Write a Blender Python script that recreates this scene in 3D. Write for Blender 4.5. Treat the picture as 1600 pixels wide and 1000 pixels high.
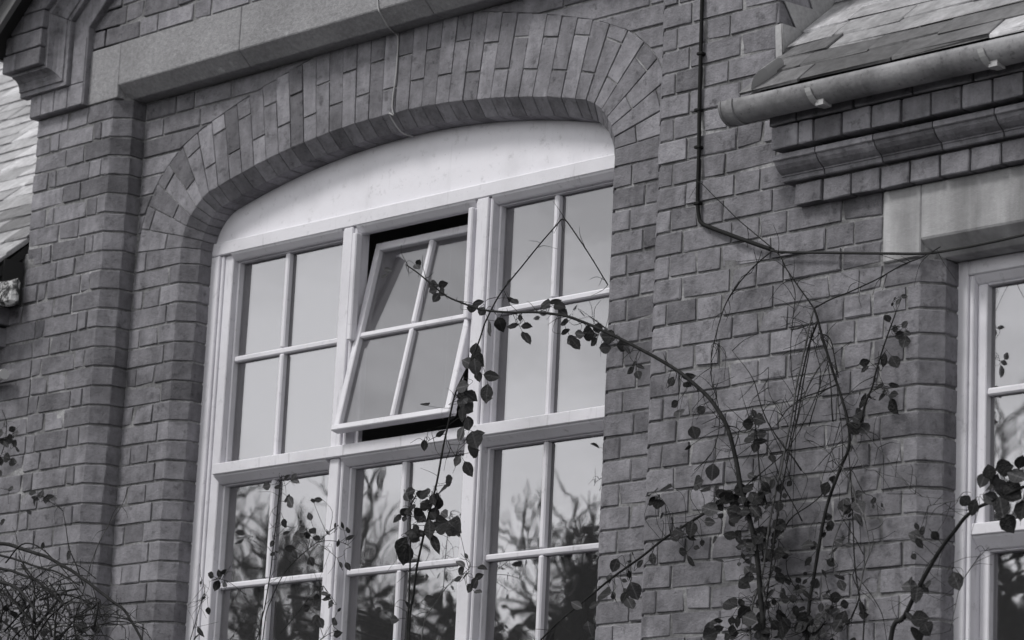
import bpy, bmesh, math, random
from mathutils import Vector, Matrix, noise

for o in list(bpy.data.objects):
    bpy.data.objects.remove(o)
RNG = random.Random(7)
SC = bpy.context.scene
COL = SC.collection
ZO = 5.205            # height above ground of the stone band's underside; heights below are given from there

# ------------------------------------------------------------------ camera
F_PX, YAW, PITCH, ROLL = 4899.0, 0.7933, 0.2289, 0.0479
CAM = Vector((6.6907, -7.2238, -3.605))
_f = Vector((-math.sin(YAW) * math.cos(PITCH), math.cos(YAW) * math.cos(PITCH), math.sin(PITCH)))
_r0 = Vector((math.cos(YAW), math.sin(YAW), 0)); _u0 = _r0.cross(_f)
_r = math.cos(ROLL) * _r0 + math.sin(ROLL) * _u0
_u = -math.sin(ROLL) * _r0 + math.cos(ROLL) * _u0
cd = bpy.data.cameras.new('camera'); cam = bpy.data.objects.new('camera', cd); COL.objects.link(cam)
cd.sensor_width = 36; cd.lens = F_PX / 1600 * 36; cd.clip_end = 2000; cd.clip_start = 0.05
cam.matrix_world = Matrix(((_r.x, _u.x, -_f.x, CAM.x), (_r.y, _u.y, -_f.y, CAM.y),
                           (_r.z, _u.z, -_f.z, CAM.z + ZO), (0, 0, 0, 1)))
cd.dof.use_dof = True; cd.dof.focus_distance = 10.4; cd.dof.aperture_fstop = 5.6
SC.camera = cam
SC.cycles.max_bounces = 6; SC.cycles.transparent_max_bounces = 8
SC.render.resolution_x = 1024; SC.render.resolution_y = 640

def at(u, v, Y=0.0):
    """photo pixel -> point of the upright plane y = Y (height from the band)"""
    d = _f + _r * ((u - 800) / F_PX) + _u * ((500 - v) / F_PX)
    return CAM + d * ((Y - CAM.y) / d.y)
def pix(p):
    D = Vector(p) - CAM; z = D.dot(_f)
    return 800 + F_PX * D.dot(_r) / z, 500 - F_PX * D.dot(_u) / z
def seen(p, m=25):
    if (Vector(p) - CAM).dot(_f) < 0.1: return False
    a, b = pix(p); return -m < a < 1600 + m and -m < b < 1000 + m

# ------------------------------------------------------------------ sky, sun, exposure
SUN_EL, SUN_AZ = math.radians(50), math.radians(204)     # azimuth clockwise from +y
w = bpy.data.worlds.new('World'); SC.world = w; w.use_nodes = True
nt = w.node_tree; nt.nodes.clear()
def wn(t, **k):
    n = nt.nodes.new(t)
    for a, b in k.items(): setattr(n, a, b)
    return n
sky = wn('ShaderNodeTexSky', sky_type='NISHITA', sun_disc=False, sun_elevation=SUN_EL, sun_rotation=SUN_AZ,
         air_density=1.0, dust_density=0.5, ozone_density=1.0)
hs = wn('ShaderNodeHueSaturation'); hs.inputs['Saturation'].default_value = 0.04
tc = wn('ShaderNodeTexCoord'); mp = wn('ShaderNodeMapping'); mp.inputs['Scale'].default_value = (1, 1, 3.2)
nz = wn('ShaderNodeTexNoise'); nz.inputs['Scale'].default_value = 2.6; nz.inputs['Detail'].default_value = 7; nz.inputs['Roughness'].default_value = .55
cr = wn('ShaderNodeValToRGB'); cr.color_ramp.elements[0].position = .47; cr.color_ramp.elements[1].position = .64
cr.color_ramp.elements[0].color = (.86, .86, .86, 1); cr.color_ramp.elements[1].color = (1.55, 1.55, 1.55, 1)
mx = wn('ShaderNodeMix', data_type='RGBA', blend_type='MULTIPLY'); mx.inputs[0].default_value = 1
bg = wn('ShaderNodeBackground'); bg.inputs['Strength'].default_value = 0.12
ow = wn('ShaderNodeOutputWorld')
L = nt.links.new
L(sky.outputs[0], hs.inputs['Color']); L(tc.outputs['Generated'], mp.inputs[0]); L(mp.outputs[0], nz.inputs['Vector'])
L(nz.outputs['Fac'], cr.inputs[0]); L(hs.outputs[0], mx.inputs[6]); L(cr.outputs[0], mx.inputs[7])
L(mx.outputs[2], bg.inputs['Color']); L(bg.outputs[0], ow.inputs['Surface'])
sd = bpy.data.lights.new('sun', 'SUN'); sd.energy = 1.5; sd.angle = math.radians(12); sd.color = (1, .985, .97)
sun = bpy.data.objects.new('sun', sd); COL.objects.link(sun)
_sdir = Vector((math.sin(SUN_AZ) * math.cos(SUN_EL), math.cos(SUN_AZ) * math.cos(SUN_EL), math.sin(SUN_EL)))
sun.rotation_euler = _sdir.to_track_quat('Z', 'Y').to_euler(); sun.location = (0, -20, 30)
vs = SC.view_settings; vs.view_transform = 'Standard'; vs.look = 'None'; vs.gamma = 1; vs.exposure = 0.3
vs.use_curve_mapping = False

# ------------------------------------------------------------------ materials
def grey(v): return (v * .998, v * .995, v * 1.006, 1)
class NT:
    def __init__(s, name):
        s.m = bpy.data.materials.new(name); s.m.use_nodes = True; s.t = s.m.node_tree
        s.b = s.t.nodes['Principled BSDF']
    def n(s, typ, **k):
        x = s.t.nodes.new(typ)
        for a, b in k.items(): setattr(x, a, b)
        return x
    def l(s, a, b): s.t.links.new(a, b)
    def noise(s, scale, detail=5, rough=.6, vec=None, dist=0):
        x = s.n('ShaderNodeTexNoise'); x.inputs['Scale'].default_value = scale; x.inputs['Detail'].default_value = detail
        x.inputs['Roughness'].default_value = rough; x.inputs['Distortion'].default_value = dist
        if vec is not None: s.l(vec, x.inputs['Vector'])
        return x.outputs['Fac']
    def ramp(s, fac, stops):
        x = s.n('ShaderNodeValToRGB'); e = x.color_ramp.elements
        e[0].position, e[0].color = stops[0][0], grey(stops[0][1]); e[1].position, e[1].color = stops[-1][0], grey(stops[-1][1])
        for p, c in stops[1:-1]:
            q = e.new(p); q.color = grey(c)
        s.l(fac, x.inputs[0]); return x.outputs[0]
    def mix(s, a, b, fac=1.0, mode='MULTIPLY'):
        x = s.n('ShaderNodeMix', data_type='RGBA', blend_type=mode)
        if hasattr(fac, 'is_output'): s.l(fac, x.inputs[0])
        else: x.inputs[0].default_value = fac
        for i, q in ((6, a), (7, b)):
            if hasattr(q, 'is_output'): s.l(q, x.inputs[i])
            else: x.inputs[i].default_value = grey(q)
        return x.outputs[2]
    def maprange(s, v, a, b, c, d):
        x = s.n('ShaderNodeMapRange'); s.l(v, x.inputs[0])
        for i, q in enumerate((a, b, c, d)): x.inputs[i + 1].default_value = q
        return x.outputs[0]
    def bump(s, h, strength, dist, prev=None):
        x = s.n('ShaderNodeBump'); x.inputs['Strength'].default_value = strength; x.inputs['Distance'].default_value = dist
        s.l(h, x.inputs['Height'])
        if prev is not None: s.l(prev, x.inputs['Normal'])
        return x.outputs[0]
    def pos(s): return s.n('ShaderNodeNewGeometry').outputs['Position']
    def rnd(s): return s.n('ShaderNodeObjectInfo').outputs['Random']
    def objc(s):
        tcn = s.n('ShaderNodeTexCoord'); a = s.n('ShaderNodeVectorMath', operation='ADD')
        r = s.n('ShaderNodeVectorMath', operation='SCALE'); r.inputs[0].default_value = (37, 91, 53)
        s.l(s.rnd(), r.inputs['Scale']); s.l(tcn.outputs['Object'], a.inputs[0]); s.l(r.outputs[0], a.inputs[1]); return a.outputs[0]
    def done(s, color=None, normal=None, rough=.85, spec=.25, metal=0):
        if color is not None:
            if hasattr(color, 'is_output'): s.l(color, s.b.inputs['Base Color'])
            else: s.b.inputs['Base Color'].default_value = grey(color)
        if normal is not None: s.l(normal, s.b.inputs['Normal'])
        if hasattr(rough, 'is_output'): s.l(rough, s.b.inputs['Roughness'])
        else: s.b.inputs['Roughness'].default_value = rough
        s.b.inputs['Specular IOR Level'].default_value = spec; s.b.inputs['Metallic'].default_value = metal
        return s.m

def brick_mat(name, base):
    a = NT(name); P = a.pos(); O = a.objc()
    tone = a.ramp(a.rnd(), [(0, .62), (.12, .85), (.5, 1.0), (.85, 1.1), (1, 1.34)])
    big = a.ramp(a.noise(2.3, 5, .6, P), [(.28, .72), (.5, 1.0), (.75, 1.18)])
    mott = a.ramp(a.noise(13, 7, .72, O), [(.3, .66), (.5, 1.0), (.7, 1.3)])
    pit = a.ramp(a.noise(95, 3, .6, O), [(.28, .74), (.38, 1.0), (.66, 1.0), (.76, 1.2)])
    blot = a.ramp(a.noise(22, 4, .7, O), [(.58, 1.0), (.70, .58)])
    streak = a.n('ShaderNodeMapping'); streak.inputs['Scale'].default_value = (26, 26, 2.2); a.l(P, streak.inputs[0])
    st = a.ramp(a.noise(1.0, 4, .6, streak.outputs[0]), [(.3, .84), (.5, 1.0), (.7, 1.1)])
    c = a.mix(a.mix(a.mix(a.mix(a.mix(a.mix(base, tone), big), mott), pit), blot), st)
    n = a.bump(a.noise(34, 7, .75, O), .9, .009); n = a.bump(a.noise(170, 3, .6, O), .35, .002, n)
    return a.done(c, n, .9, .15)
M = {}
M['brick'] = brick_mat('brick', .23)
M['voussoir'] = brick_mat('rubbed_brick', .235)
M['moulded'] = brick_mat('moulded_brick', .235)

a = NT('mortar'); P = a.pos()
M['mortar'] = a.done(a.mix(a.ramp(a.noise(5, 6, .65, P), [(.3, .13), (.47, .20), (.57, .30), (.70, .50)]),
                           a.ramp(a.noise(70, 4, .6, P), [(.3, .7), (.7, 1.25)])), a.bump(a.noise(60, 5, .7, P), .9, .006), .95, .1)
a = NT('band_stone'); P = a.pos()
c = a.mix(a.mix(a.ramp(a.noise(3.2, 6, .65, P), [(.25, .23), (.5, .31), (.75, .36)]), a.ramp(a.noise(60, 5, .7, P), [(.3, .8), (.7, 1.2)])),
          a.ramp(a.noise(17, 5, .7, P), [(.64, 1), (.75, 1.5)]))
M['stone'] = a.done(c, a.bump(a.noise(90, 6, .7, P), .8, .006), .92, .12)
a = NT('lintel_stone'); P = a.pos(); mpn = a.n('ShaderNodeMapping'); mpn.inputs['Scale'].default_value = (6, 6, .9); a.l(P, mpn.inputs[0])
c = a.mix(a.ramp(a.noise(1.0, 5, .6, mpn.outputs[0]), [(.3, .17), (.5, .32), (.62, .40), (.75, .56)]), a.ramp(a.noise(8, 6, .65, P), [(.3, .8), (.7, 1.15)]))
M['lintel'] = a.done(c, a.bump(a.noise(110, 5, .7, P), .5, .004), .9, .15)

def paint_mat(name, base, dirt=1.0, streak=1.0):
    a = NT(name); P = a.pos()
    s1 = a.ramp(a.noise(3.5, 6, .6, P), [(.3, 1 - .14 * dirt), (.55, 1.0), (.8, 1.02)])
    s2 = a.ramp(a.noise(22, 6, .72, P), [(.26, 1 - .28 * dirt), (.42, 1.0), (.7, 1.0)])
    mpn = a.n('ShaderNodeMapping'); mpn.inputs['Scale'].default_value = (30, 30, 3); a.l(P, mpn.inputs[0])
    s3 = a.ramp(a.noise(1, 5, .65, mpn.outputs[0]), [(.27, 1 - .3 * dirt * streak), (.4, 1.0), (.7, 1.0)])
    s4 = a.ramp(a.noise(130, 3, .6, P), [(.22, 1 - .35 * dirt), (.32, 1), (.7, 1)])
    n = a.bump(a.noise(45, 5, .6, P), .25, .003)
    return a.done(a.mix(a.mix(a.mix(a.mix(base, s1), s2), s3), s4), n, .55, .35)
M['paint'] = paint_mat('white_paint', .77, 1.05)
M['board'] = paint_mat('tympanum_paint', .84, 1.0, .25)

a = NT('window_glass'); a.t.nodes.remove(a.b); O = a.objc()
nrm = a.bump(a.noise(4.4, 2, .45, O, .5), .5, .0006)
g = a.n('ShaderNodeBsdfGlossy'); g.inputs['Roughness'].default_value = .012; g.inputs['Color'].default_value = (1, .99, 1.02, 1); a.l(nrm, g.inputs['Normal'])
tr = a.n('ShaderNodeBsdfTransparent'); tr.inputs['Color'].default_value = (.55, .55, .56, 1)
df = a.n('ShaderNodeBsdfDiffuse'); df.inputs['Color'].default_value = grey(.35)
m0 = a.n('ShaderNodeMixShader'); m0.inputs[0].default_value = .09
m1 = a.n('ShaderNodeMixShader'); m1.inputs[0].default_value = .235
a.l(tr.outputs[0], m0.inputs[1]); a.l(df.outputs[0], m0.inputs[2]); a.l(m0.outputs[0], m1.inputs[1]); a.l(g.outputs[0], m1.inputs[2])
a.l(m1.outputs[0], a.t.nodes['Material Output'].inputs[0]); M['glass'] = a.m

def slate_mat(name, lo, mid, hi, rough):
    a = NT(name); P = a.pos(); O = a.objc()
    tone = a.ramp(a.rnd(), [(0, .7), (.5, 1.0), (1, 1.3)])
    c = a.mix(a.mix(a.ramp(a.noise(2.6, 6, .65, P), [(.3, lo), (.52, mid), (.72, hi)]), tone), a.ramp(a.noise(24, 7, .75, O), [(.3, .6), (.55, 1.05), (.75, 1.5)]))
    return a.done(c, a.bump(a.noise(20, 6, .7, O), .8, .006), rough, .5)
M['slate'] = slate_mat('slate', .32, .46, .60, .42)
M['slate_mid'] = slate_mat('slate_medium', .20, .28, .36, .6)
M['slate_dark'] = slate_mat('slate_dark', .09, .14, .20, .6)
a = NT('lead'); P = a.pos()
M['lead'] = a.done(a.mix(a.ramp(a.noise(9, 5, .6, P), [(.3, .28), (.7, .42)]), a.ramp(a.noise(60, 4, .6, P), [(.3, .8), (.7, 1.15)])), a.bump(a.noise(14, 3, .5, P), .3, .006), .5, .5)
a = NT('cast_iron_gutter'); P = a.pos(); mpn = a.n('ShaderNodeMapping'); mpn.inputs['Scale'].default_value = (12, 4, 4); a.l(P, mpn.inputs[0])
c = a.mix(a.mix(a.ramp(a.noise(5, 6, .65, P), [(.3, .13), (.5, .27), (.7, .38)]), a.ramp(a.noise(1, 5, .65, mpn.outputs[0]), [(.3, .82), (.5, 1.0), (.7, 1.06)])), a.ramp(a.noise(46, 5, .7, P), [(.30, .5), (.42, 1.0), (.75, 1.1)]))
M['iron'] = a.done(c, a.bump(a.noise(60, 5, .7, P), .6, .004), .75, .25)
M['bracket'] = NT('bracket_metal').done(.42, None, .5, .4)
M['cable'] = NT('black_cable').done(.014, None, .7, .15)
M['wire'] = NT('grey_wire').done(.035, None, .8, .15)
M['cord'] = NT('pale_cord').done(.42, None, .8, .2)
M['pipe'] = NT('pale_pipe').done(.55, None, .5, .4)
M['dark'] = NT('dark_room').done(.24, None, .95, .1)
M['iplaster'] = NT('interior_plaster').done(.10, None, .95, .1)
a = NT('flaking_paint'); P = a.pos(); M['flake'] = a.done(a.ramp(a.noise(16, 5, .65, P, 1.2), [(.42, .05), (.5, .16), (.56, .55), (.7, .6)]), a.bump(a.noise(40, 5, .7, P), .8, .01), .9, .1)
M['board_edge'] = NT('weathered_board').done(.16, None, .9, .1)
M['timber'] = NT('dark_timber').done(.035, None, .8, .2)
def leaf_mat():
    a = NT('rose_leaf'); O = a.objc()
    c = a.mix(a.ramp(a.noise(40, 4, .6, O), [(.3, .024), (.7, .044)]), a.ramp(a.rnd(), [(0, .55), (.45, 1.1), (.75, 2.0), (1, 3.6)]))
    tcn = a.n('ShaderNodeTexCoord'); sx_ = a.n('ShaderNodeSeparateXYZ'); a.l(tcn.outputs['Object'], sx_.inputs[0])
    ab = a.n('ShaderNodeMath', operation='ABSOLUTE'); a.l(sx_.outputs[0], ab.inputs[0])
    c = a.mix(c, a.ramp(ab.outputs[0], [(.0, 1.9), (.025, 1.6), (.05, 1.0), (.4, .85)]))
    m = a.done(c, a.bump(a.noise(9, 4, .6, O), .7, .02), .5, .25)
    tl = a.n('ShaderNodeBsdfTranslucent'); a.l(c, tl.inputs[0]); mxs = a.n('ShaderNodeMixShader'); mxs.inputs[0].default_value = .3
    a.l(a.b.outputs[0], mxs.inputs[1]); a.l(tl.outputs[0], mxs.inputs[2]); a.l(mxs.outputs[0], a.t.nodes['Material Output'].inputs[0])
    return m
M['leaf'] = leaf_mat()
a = NT('rose_cane'); P = a.pos()
M['stem'] = a.done(a.ramp(a.noise(40, 4, .6, P), [(.3, .014), (.7, .034)]), a.bump(a.noise(120, 3, .6, P), .5, .002), .8, .12)
a = NT('pale_dry_cane'); P = a.pos()
M['pale'] = a.done(a.ramp(a.noise(30, 4, .6, P), [(.3, .04), (.7, .15)]), None, .8, .15)
a = NT('bark'); P = a.pos()
M['bark'] = a.done(a.ramp(a.noise(9, 5, .6, P), [(.3, .02), (.7, .045)]), None, .9, .1)
a = NT('evergreen'); M['ever'] = a.done(a.ramp(a.noise(3, 5, .6, a.pos()), [(.3, .022), (.7, .06)]), None, .7, .2)
a = NT('lawn'); P = a.pos()
M['ground'] = a.done(a.mix(a.ramp(a.noise(.6, 6, .6, P), [(.3, .05), (.7, .085)]), a.ramp(a.noise(25, 5, .7, P), [(.3, .6), (.7, 1.3)])), a.bump(a.noise(40, 5, .7, P), .8, .03), .95, .1)

# ------------------------------------------------------------------ mesh helpers
WL = {}                                     # world position of every object (none is rotated as a parent)
def link(o, parent=None, loc=(0, 0, 0)):
    COL.objects.link(o); o.location = loc; WL[o.name] = Vector(loc)
    if parent is not None:
        o.parent = parent; o.matrix_parent_inverse = Matrix.Translation(-WL[parent.name])
    return o
def empty(name, x, y, label, cat, group=None):
    o = bpy.data.objects.new(name, None); o.empty_display_size = .2; link(o, None, (x, y, 0))
    return tag(o, label, cat, group)
def tag(o, label=None, cat=None, group=None, kind=None):
    if label: o['label'] = label
    if cat: o['category'] = cat
    if group: o['group'] = group
    if kind: o['kind'] = kind
    return o
def new_mesh(name, bm, mat, smooth=False):
    me = bpy.data.meshes.new(name); bm.to_mesh(me); bm.free(); me.materials.append(mat)
    if smooth:
        for p in me.polygons: p.use_smooth = True
    return me
def put(name, bm, mat, parent=None, smooth=False, recenter=True):
    """mesh in band-height coordinates -> object; its origin goes to the middle of its box"""
    lo = Vector((1e9,) * 3); hi = -lo
    for v in bm.verts:
        for i in range(3): lo[i] = min(lo[i], v.co[i]); hi[i] = max(hi[i], v.co[i])
    c = (lo + hi) / 2 if recenter else Vector((0, 0, 0))
    for v in bm.verts: v.co -= c
    return link(bpy.data.objects.new(name, new_mesh(name, bm, mat, smooth)), parent, (c.x, c.y, c.z + ZO))
def box(bm, x0, x1, y0, y1, z0, z1):
    vs_ = [bm.verts.new(p) for p in ((x0, y0, z0), (x1, y0, z0), (x1, y1, z0), (x0, y1, z0), (x0, y0, z1), (x1, y0, z1), (x1, y1, z1), (x0, y1, z1))]
    for f in ((0, 3, 2, 1), (4, 5, 6, 7), (0, 1, 5, 4), (1, 2, 6, 5), (2, 3, 7, 6), (3, 0, 4, 7)): bm.faces.new([vs_[i] for i in f])
    return vs_
def bevel(bm, w):
    bmesh.ops.bevel(bm, geom=bm.edges[:], offset=w, segments=1, affect='EDGES', clamp_overlap=True)
def jitter(bm, a, rng=RNG):
    for v in bm.verts: v.co += Vector((rng.uniform(-a, a), rng.uniform(-a, a), rng.uniform(-a, a)))
def prism(poly, a0, a1, axis='z'):
    """closed outline swept along an axis: 'z' = plan outline (x, y), 'y' = elevation outline (x, z), 'x' = section (y, z)"""
    bm = bmesh.new()
    def P(p, t): return (p[0], p[1], t) if axis == 'z' else (p[0], t, p[1]) if axis == 'y' else (t, p[0], p[1])
    A = [bm.verts.new(P(p, a0)) for p in poly]; B = [bm.verts.new(P(p, a1)) for p in poly]; n = len(poly)
    bm.faces.new(A); bm.faces.new(B[::-1])
    for i in range(n): bm.faces.new((A[i], B[i], B[(i + 1) % n], A[(i + 1) % n]))
    bmesh.ops.recalc_face_normals(bm, faces=bm.faces[:]); return bm
def boxbm(*a, bev=0, jit=0):
    bm = bmesh.new(); box(bm, *a)
    if bev: bevel(bm, bev)
    if jit: jitter(bm, jit)
    return bm
def catmull(pts, n=5):
    if len(pts) < 3: return [Vector(p) for p in pts]
    P = [Vector(p) for p in pts]; P = [2 * P[0] - P[1]] + P + [2 * P[-1] - P[-2]]; out = []
    for i in range(1, len(P) - 2):
        a, b, c, d = P[i - 1:i + 3]
        for k in range(n):
            t = k / n
            out.append(.5 * ((2 * b) + (c - a) * t + (2 * a - 5 * b + 4 * c - d) * t * t + (3 * b - a - 3 * c + d) * t ** 3))
    out.append(P[-2]); return out
def tube(bm, pts, r0, r1=None, sides=6, cap=True):
    r1 = r0 if r1 is None else r1; n = len(pts); rings = []
    up = Vector((.31, .77, .55)).normalized()
    for i, p in enumerate(pts):
        t = (pts[min(i + 1, n - 1)] - pts[max(i - 1, 0)])
        t = t.normalized() if t.length > 1e-9 else Vector((0, 0, 1))
        s = t.cross(up); s = s.normalized() if s.length > 1e-6 else t.orthogonal().normalized(); q = t.cross(s)
        r = r0 + (r1 - r0) * i / max(1, n - 1)
        rings.append([bm.verts.new(p + (s * math.cos(2 * math.pi * k / sides) + q * math.sin(2 * math.pi * k / sides)) * r) for k in range(sides)])
    for A, B in zip(rings, rings[1:]):
        for k in range(sides): bm.faces.new((A[k], A[(k + 1) % sides], B[(k + 1) % sides], B[k]))
    if cap: bm.faces.new(rings[0][::-1]); bm.faces.new(rings[-1])

# ------------------------------------------------------------------ bricks
H = 0.0775; J = 0.0078
_bm = {}
def brick_mesh(Ln, Hh, matname):
    key = (round(Ln / .004), round(Hh, 3), matname)
    if key not in _bm:
        var = []
        for v in range(6):
            rg = random.Random(key[0] * 131 + int(key[1] * 1e4) + v * 7919)
            bm = boxbm(-Ln / 2, Ln / 2, 0, .07, -Hh / 2, Hh / 2, bev=.0024)
            jitter(bm, .0017, rg)
            if v % 2:                        # a chipped corner, a knocked arris
                cx_, cz_ = rg.choice((-1, 1)) * Ln / 2, rg.choice((-1, 1)) * Hh / 2
                for q in bm.verts:
                    if abs(q.co.x - cx_) < .008 and abs(q.co.z - cz_) < .008 and q.co.y < .01:
                        q.co += Vector((-math.copysign(rg.uniform(.003, .012), cx_), rg.uniform(.002, .006), -math.copysign(rg.uniform(.002, .006), cz_)))
            bmesh.ops.delete(bm, geom=[f for f in bm.faces if f.calc_center_median().y > .069], context='FACES')
            var.append(new_mesh('brick', bm, M[matname]))
        _bm[key] = var
    return RNG.choice(_bm[key])
class Wall:
    """mortar core plus bricks: those in view are objects, the others one joined piece"""
    def __init__(s, name, parent): s.name, s.parent, s.core, s.hid, s.list = name, parent, bmesh.new(), [], []
    def build(s):
        s.o = put(s.name, s.core, M['mortar'], s.parent)
        for nm, me, loc, rot in s.list:
            b = link(bpy.data.objects.new(nm, me), s.o, (loc.x, loc.y, loc.z + ZO)); b.rotation_euler = rot
        if s.hid:
            vs_, fs = [], []
            for me, loc, rot in s.hid:
                R = Matrix.Translation(loc) @ Matrix.Rotation(rot[2], 4, 'Z'); k = len(vs_)
                vs_ += [R @ v.co for v in me.vertices]; fs += [[k + i for i in p.vertices] for p in me.polygons]
            me = bpy.data.meshes.new('brickwork'); me.from_pydata([(v.x, v.y, v.z + ZO) for v in vs_], [], fs); me.materials.append(M['brick'])
            tag(link(bpy.data.objects.new('brickwork', me), s.o), kind='stuff')
        return s.o
    def brick(s, x0, x1, z0, z1, Y, mat='brick', name='brick', rz=0, X=None):
        j = J * RNG.uniform(.75, 1.15); me = brick_mesh(max(.02, x1 - x0 - j), z1 - z0 - J, mat)
        pr_ = RNG.gauss(0, .0012)
        loc = Vector(((x0 + x1) / 2, Y + pr_, (z0 + z1) / 2 + RNG.gauss(0, .0007))) if X is None else Vector((X, (x0 + x1) / 2, (z0 + z1) / 2))
        rot = (RNG.gauss(0, .004), RNG.gauss(0, .004), rz + RNG.gauss(0, .004))
        if seen(loc): s.list.append((name, me, loc, rot))
        else: s.hid.append((me, loc, rot))
    def fill(s, xa, xb, k, Y, pat, off=0, mat='brick'):
        x = xa; i = off
        while x < xb - 1e-6:
            e = x + pat[i % len(pat)] * RNG.uniform(.97, 1.03); i += 1
            if xb - e < .045: e = xb
            s.brick(x, e, -(k + 1) * H, -k * H, Y, mat); x = e
    def raw(s, bm, mat, name):
        """a special brick, already shaped in place"""
        lo = Vector((1e9,) * 3); hi = -lo
        for v in bm.verts:
            for i in range(3): lo[i] = min(lo[i], v.co[i]); hi[i] = max(hi[i], v.co[i])
        c = (lo + hi) / 2
        for v in bm.verts: v.co -= c
        me = new_mesh(name, bm, M[mat])
        if seen(c): s.list.append((name, me, c, (0, 0, 0)))
        else: s.hid.append((me, c, (0, 0, 0)))

GZ = -ZO                                     # ground, in band heights
C1, C2 = .057, .055                          # chamfers
A_X, R_X = -2.96, 0.0                        # pilaster arrises
Y1, Y2 = .118, .232                          # recess plane, window frame plane
CX = -1.463; SPAN = 1.152; ZS = -.65; RH = .23; RC = 3.92; CROWN = -.303
HL, HR = -3.46, .49                          # outer corners of the hall

# ------------------------------------------------------------------ ground
bm = bmesh.new()
n_ = 24
for i in range(n_ + 1):
    for j in range(n_ + 1):
        bm.verts.new(((i / n_ - .5) * 900, (j / n_ - .5) * 900, 0))
bm.verts.ensure_lookup_table()
for i in range(n_):
    for j in range(n_):
        q = i * (n_ + 1) + j; bm.faces.new([bm.verts[t] for t in (q, q + n_ + 1, q + n_ + 2, q + 1)])
for v in bm.verts: v.co.z += -ZO
tag(put('ground', bm, M['ground'], None, recenter=False), kind='structure')
bpy.data.objects['ground']['label'] = 'lawn in front of the brick building'

# ------------------------------------------------------------------ the gabled hall
hall = empty('gabled_hall', -1.48, 1.5, 'gabled brick hall with big arched white window, stone band and brick piers', 'building')
wall = Wall('wall', hall)
def arch_pts(off, n_h=14, n_c=40, low=-.6975):
    """arch outline offset outwards by off(dx) or a number, left foot to right foot: (x, z, nx, nz, s)"""
    cc = (0, CROWN - RC); hc = SPAN - RH
    tx, tz = hc - cc[0], ZS - cc[1]; tl = math.hypot(tx, tz); phi = math.acos(tx / tl)       # haunch sweeps 0..phi
    out = [(SPAN, low, 1, 0)]
    for i in range(n_h + 1):
        a_ = phi * i / n_h; out.append((hc + RH * math.cos(a_), ZS + RH * math.sin(a_), math.cos(a_), math.sin(a_)))
    for i in range(1, n_c + 1):
        a_ = phi + (math.pi / 2 - phi) * i / n_c; out.append((RC * math.cos(a_), cc[1] + RC * math.sin(a_), math.cos(a_), math.sin(a_)))
    full = [(-x, z, -nx, nz) for x, z, nx, nz in out] + [(x, z, nx, nz) for x, z, nx, nz in out[-2::-1]]
    res = []
    for x, z, nx, nz in full:
        o = off(abs(x)) if callable(off) else off
        res.append((CX + x + nx * o, z + nz * o, nx, nz))
    return res
def ring_t(dx): return .272 + .06 * max(0, min(1, (1.0 - dx) / .75))
base_arc = arch_pts(0, 30, 120)
_s = [0]
for p, q in zip(base_arc, base_arc[1:]): _s.append(_s[-1] + math.hypot(q[0] - p[0], q[1] - p[1]))
def arc_at(s):
    s = max(0, min(_s[-1] - 1e-6, s)); i = 0
    lo_, hi_ = 0, len(_s) - 1
    while hi_ - lo_ > 1:
        m_ = (lo_ + hi_) // 2
        if _s[m_] <= s: lo_ = m_
        else: hi_ = m_
    t = (s - _s[lo_]) / (_s[hi_] - _s[lo_]); a_, b_ = base_arc[lo_], base_arc[hi_]
    x, z, nx, nz = [a_[k] + (b_[k] - a_[k]) * t for k in range(4)]; l_ = math.hypot(nx, nz)
    return x, z, nx / l_, nz / l_
ext = arch_pts(ring_t, 30, 60)
def ext_x(z, side):
    pts = ext if side < 0 else ext[::-1]
    for p, q in zip(pts, pts[1:]):
        if min(p[1], q[1]) <= z <= max(p[1], q[1]) and abs(p[1] - q[1]) > 1e-9:
            return p[0] + (q[0] - p[0]) * (z - p[1]) / (q[1] - p[1])
    return CX
# mortar core: piers, outer walls, recess with the arched opening
cr_ = .0056
def core_prism(poly, z0, z1):
    b = prism(poly, z0, z1); me = bpy.data.meshes.new('t'); b.to_mesh(me); b.free(); wall.core.from_mesh(me); bpy.data.meshes.remove(me)
core_prism([(HL + cr_, cr_), (A_X - .003, cr_), (A_X + C1 - cr_, C1 + .003), (A_X + C1 - cr_, .34), (HL + cr_, .34)], GZ, .9)
core_prism([(R_X + .003, cr_), (HR - cr_, cr_), (HR - cr_, .34), (R_X - C1 + cr_, .34), (R_X - C1 + cr_, C1 + .003)], GZ, .9)
bmc = wall.core
def quad(*p): bmc.faces.new([bmc.verts.new(q) for q in p])
prof = arch_pts(cr_, 14, 40)
yc = Y1 + cr_
quad((A_X + C1 - .02, yc, GZ), (prof[0][0], yc, GZ), (prof[0][0], yc, .1), (A_X + C1 - .02, yc, .1))
quad((prof[-1][0], yc, GZ), (R_X - C1 + .02, yc, GZ), (R_X - C1 + .02, yc, .1), (prof[-1][0], yc, .1))
full_prof = [(prof[0][0], GZ, -1, 0)] + prof + [(prof[-1][0], GZ, 1, 0)]
for p, q in zip(prof, prof[1:]): quad((p[0], yc, p[1]), (q[0], yc, q[1]), (q[0], yc, .1), (p[0], yc, .1))
for p, q in zip(full_prof, full_prof[1:]):
    def off_(p, o): return (p[0] - p[2] * o, p[1] - p[3] * o)
    p2, q2 = off_(p, C2), off_(q, C2)
    quad((p[0], yc, p[1]), (p2[0], yc + C2, p2[1]), (q2[0], yc + C2, q2[1]), (q[0], yc, q[1]))
    quad((p2[0], yc + C2, p2[1]), (p2[0], .42, p2[1]), (q2[0], .42, q2[1]), (q2[0], yc + C2, q2[1]))
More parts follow.
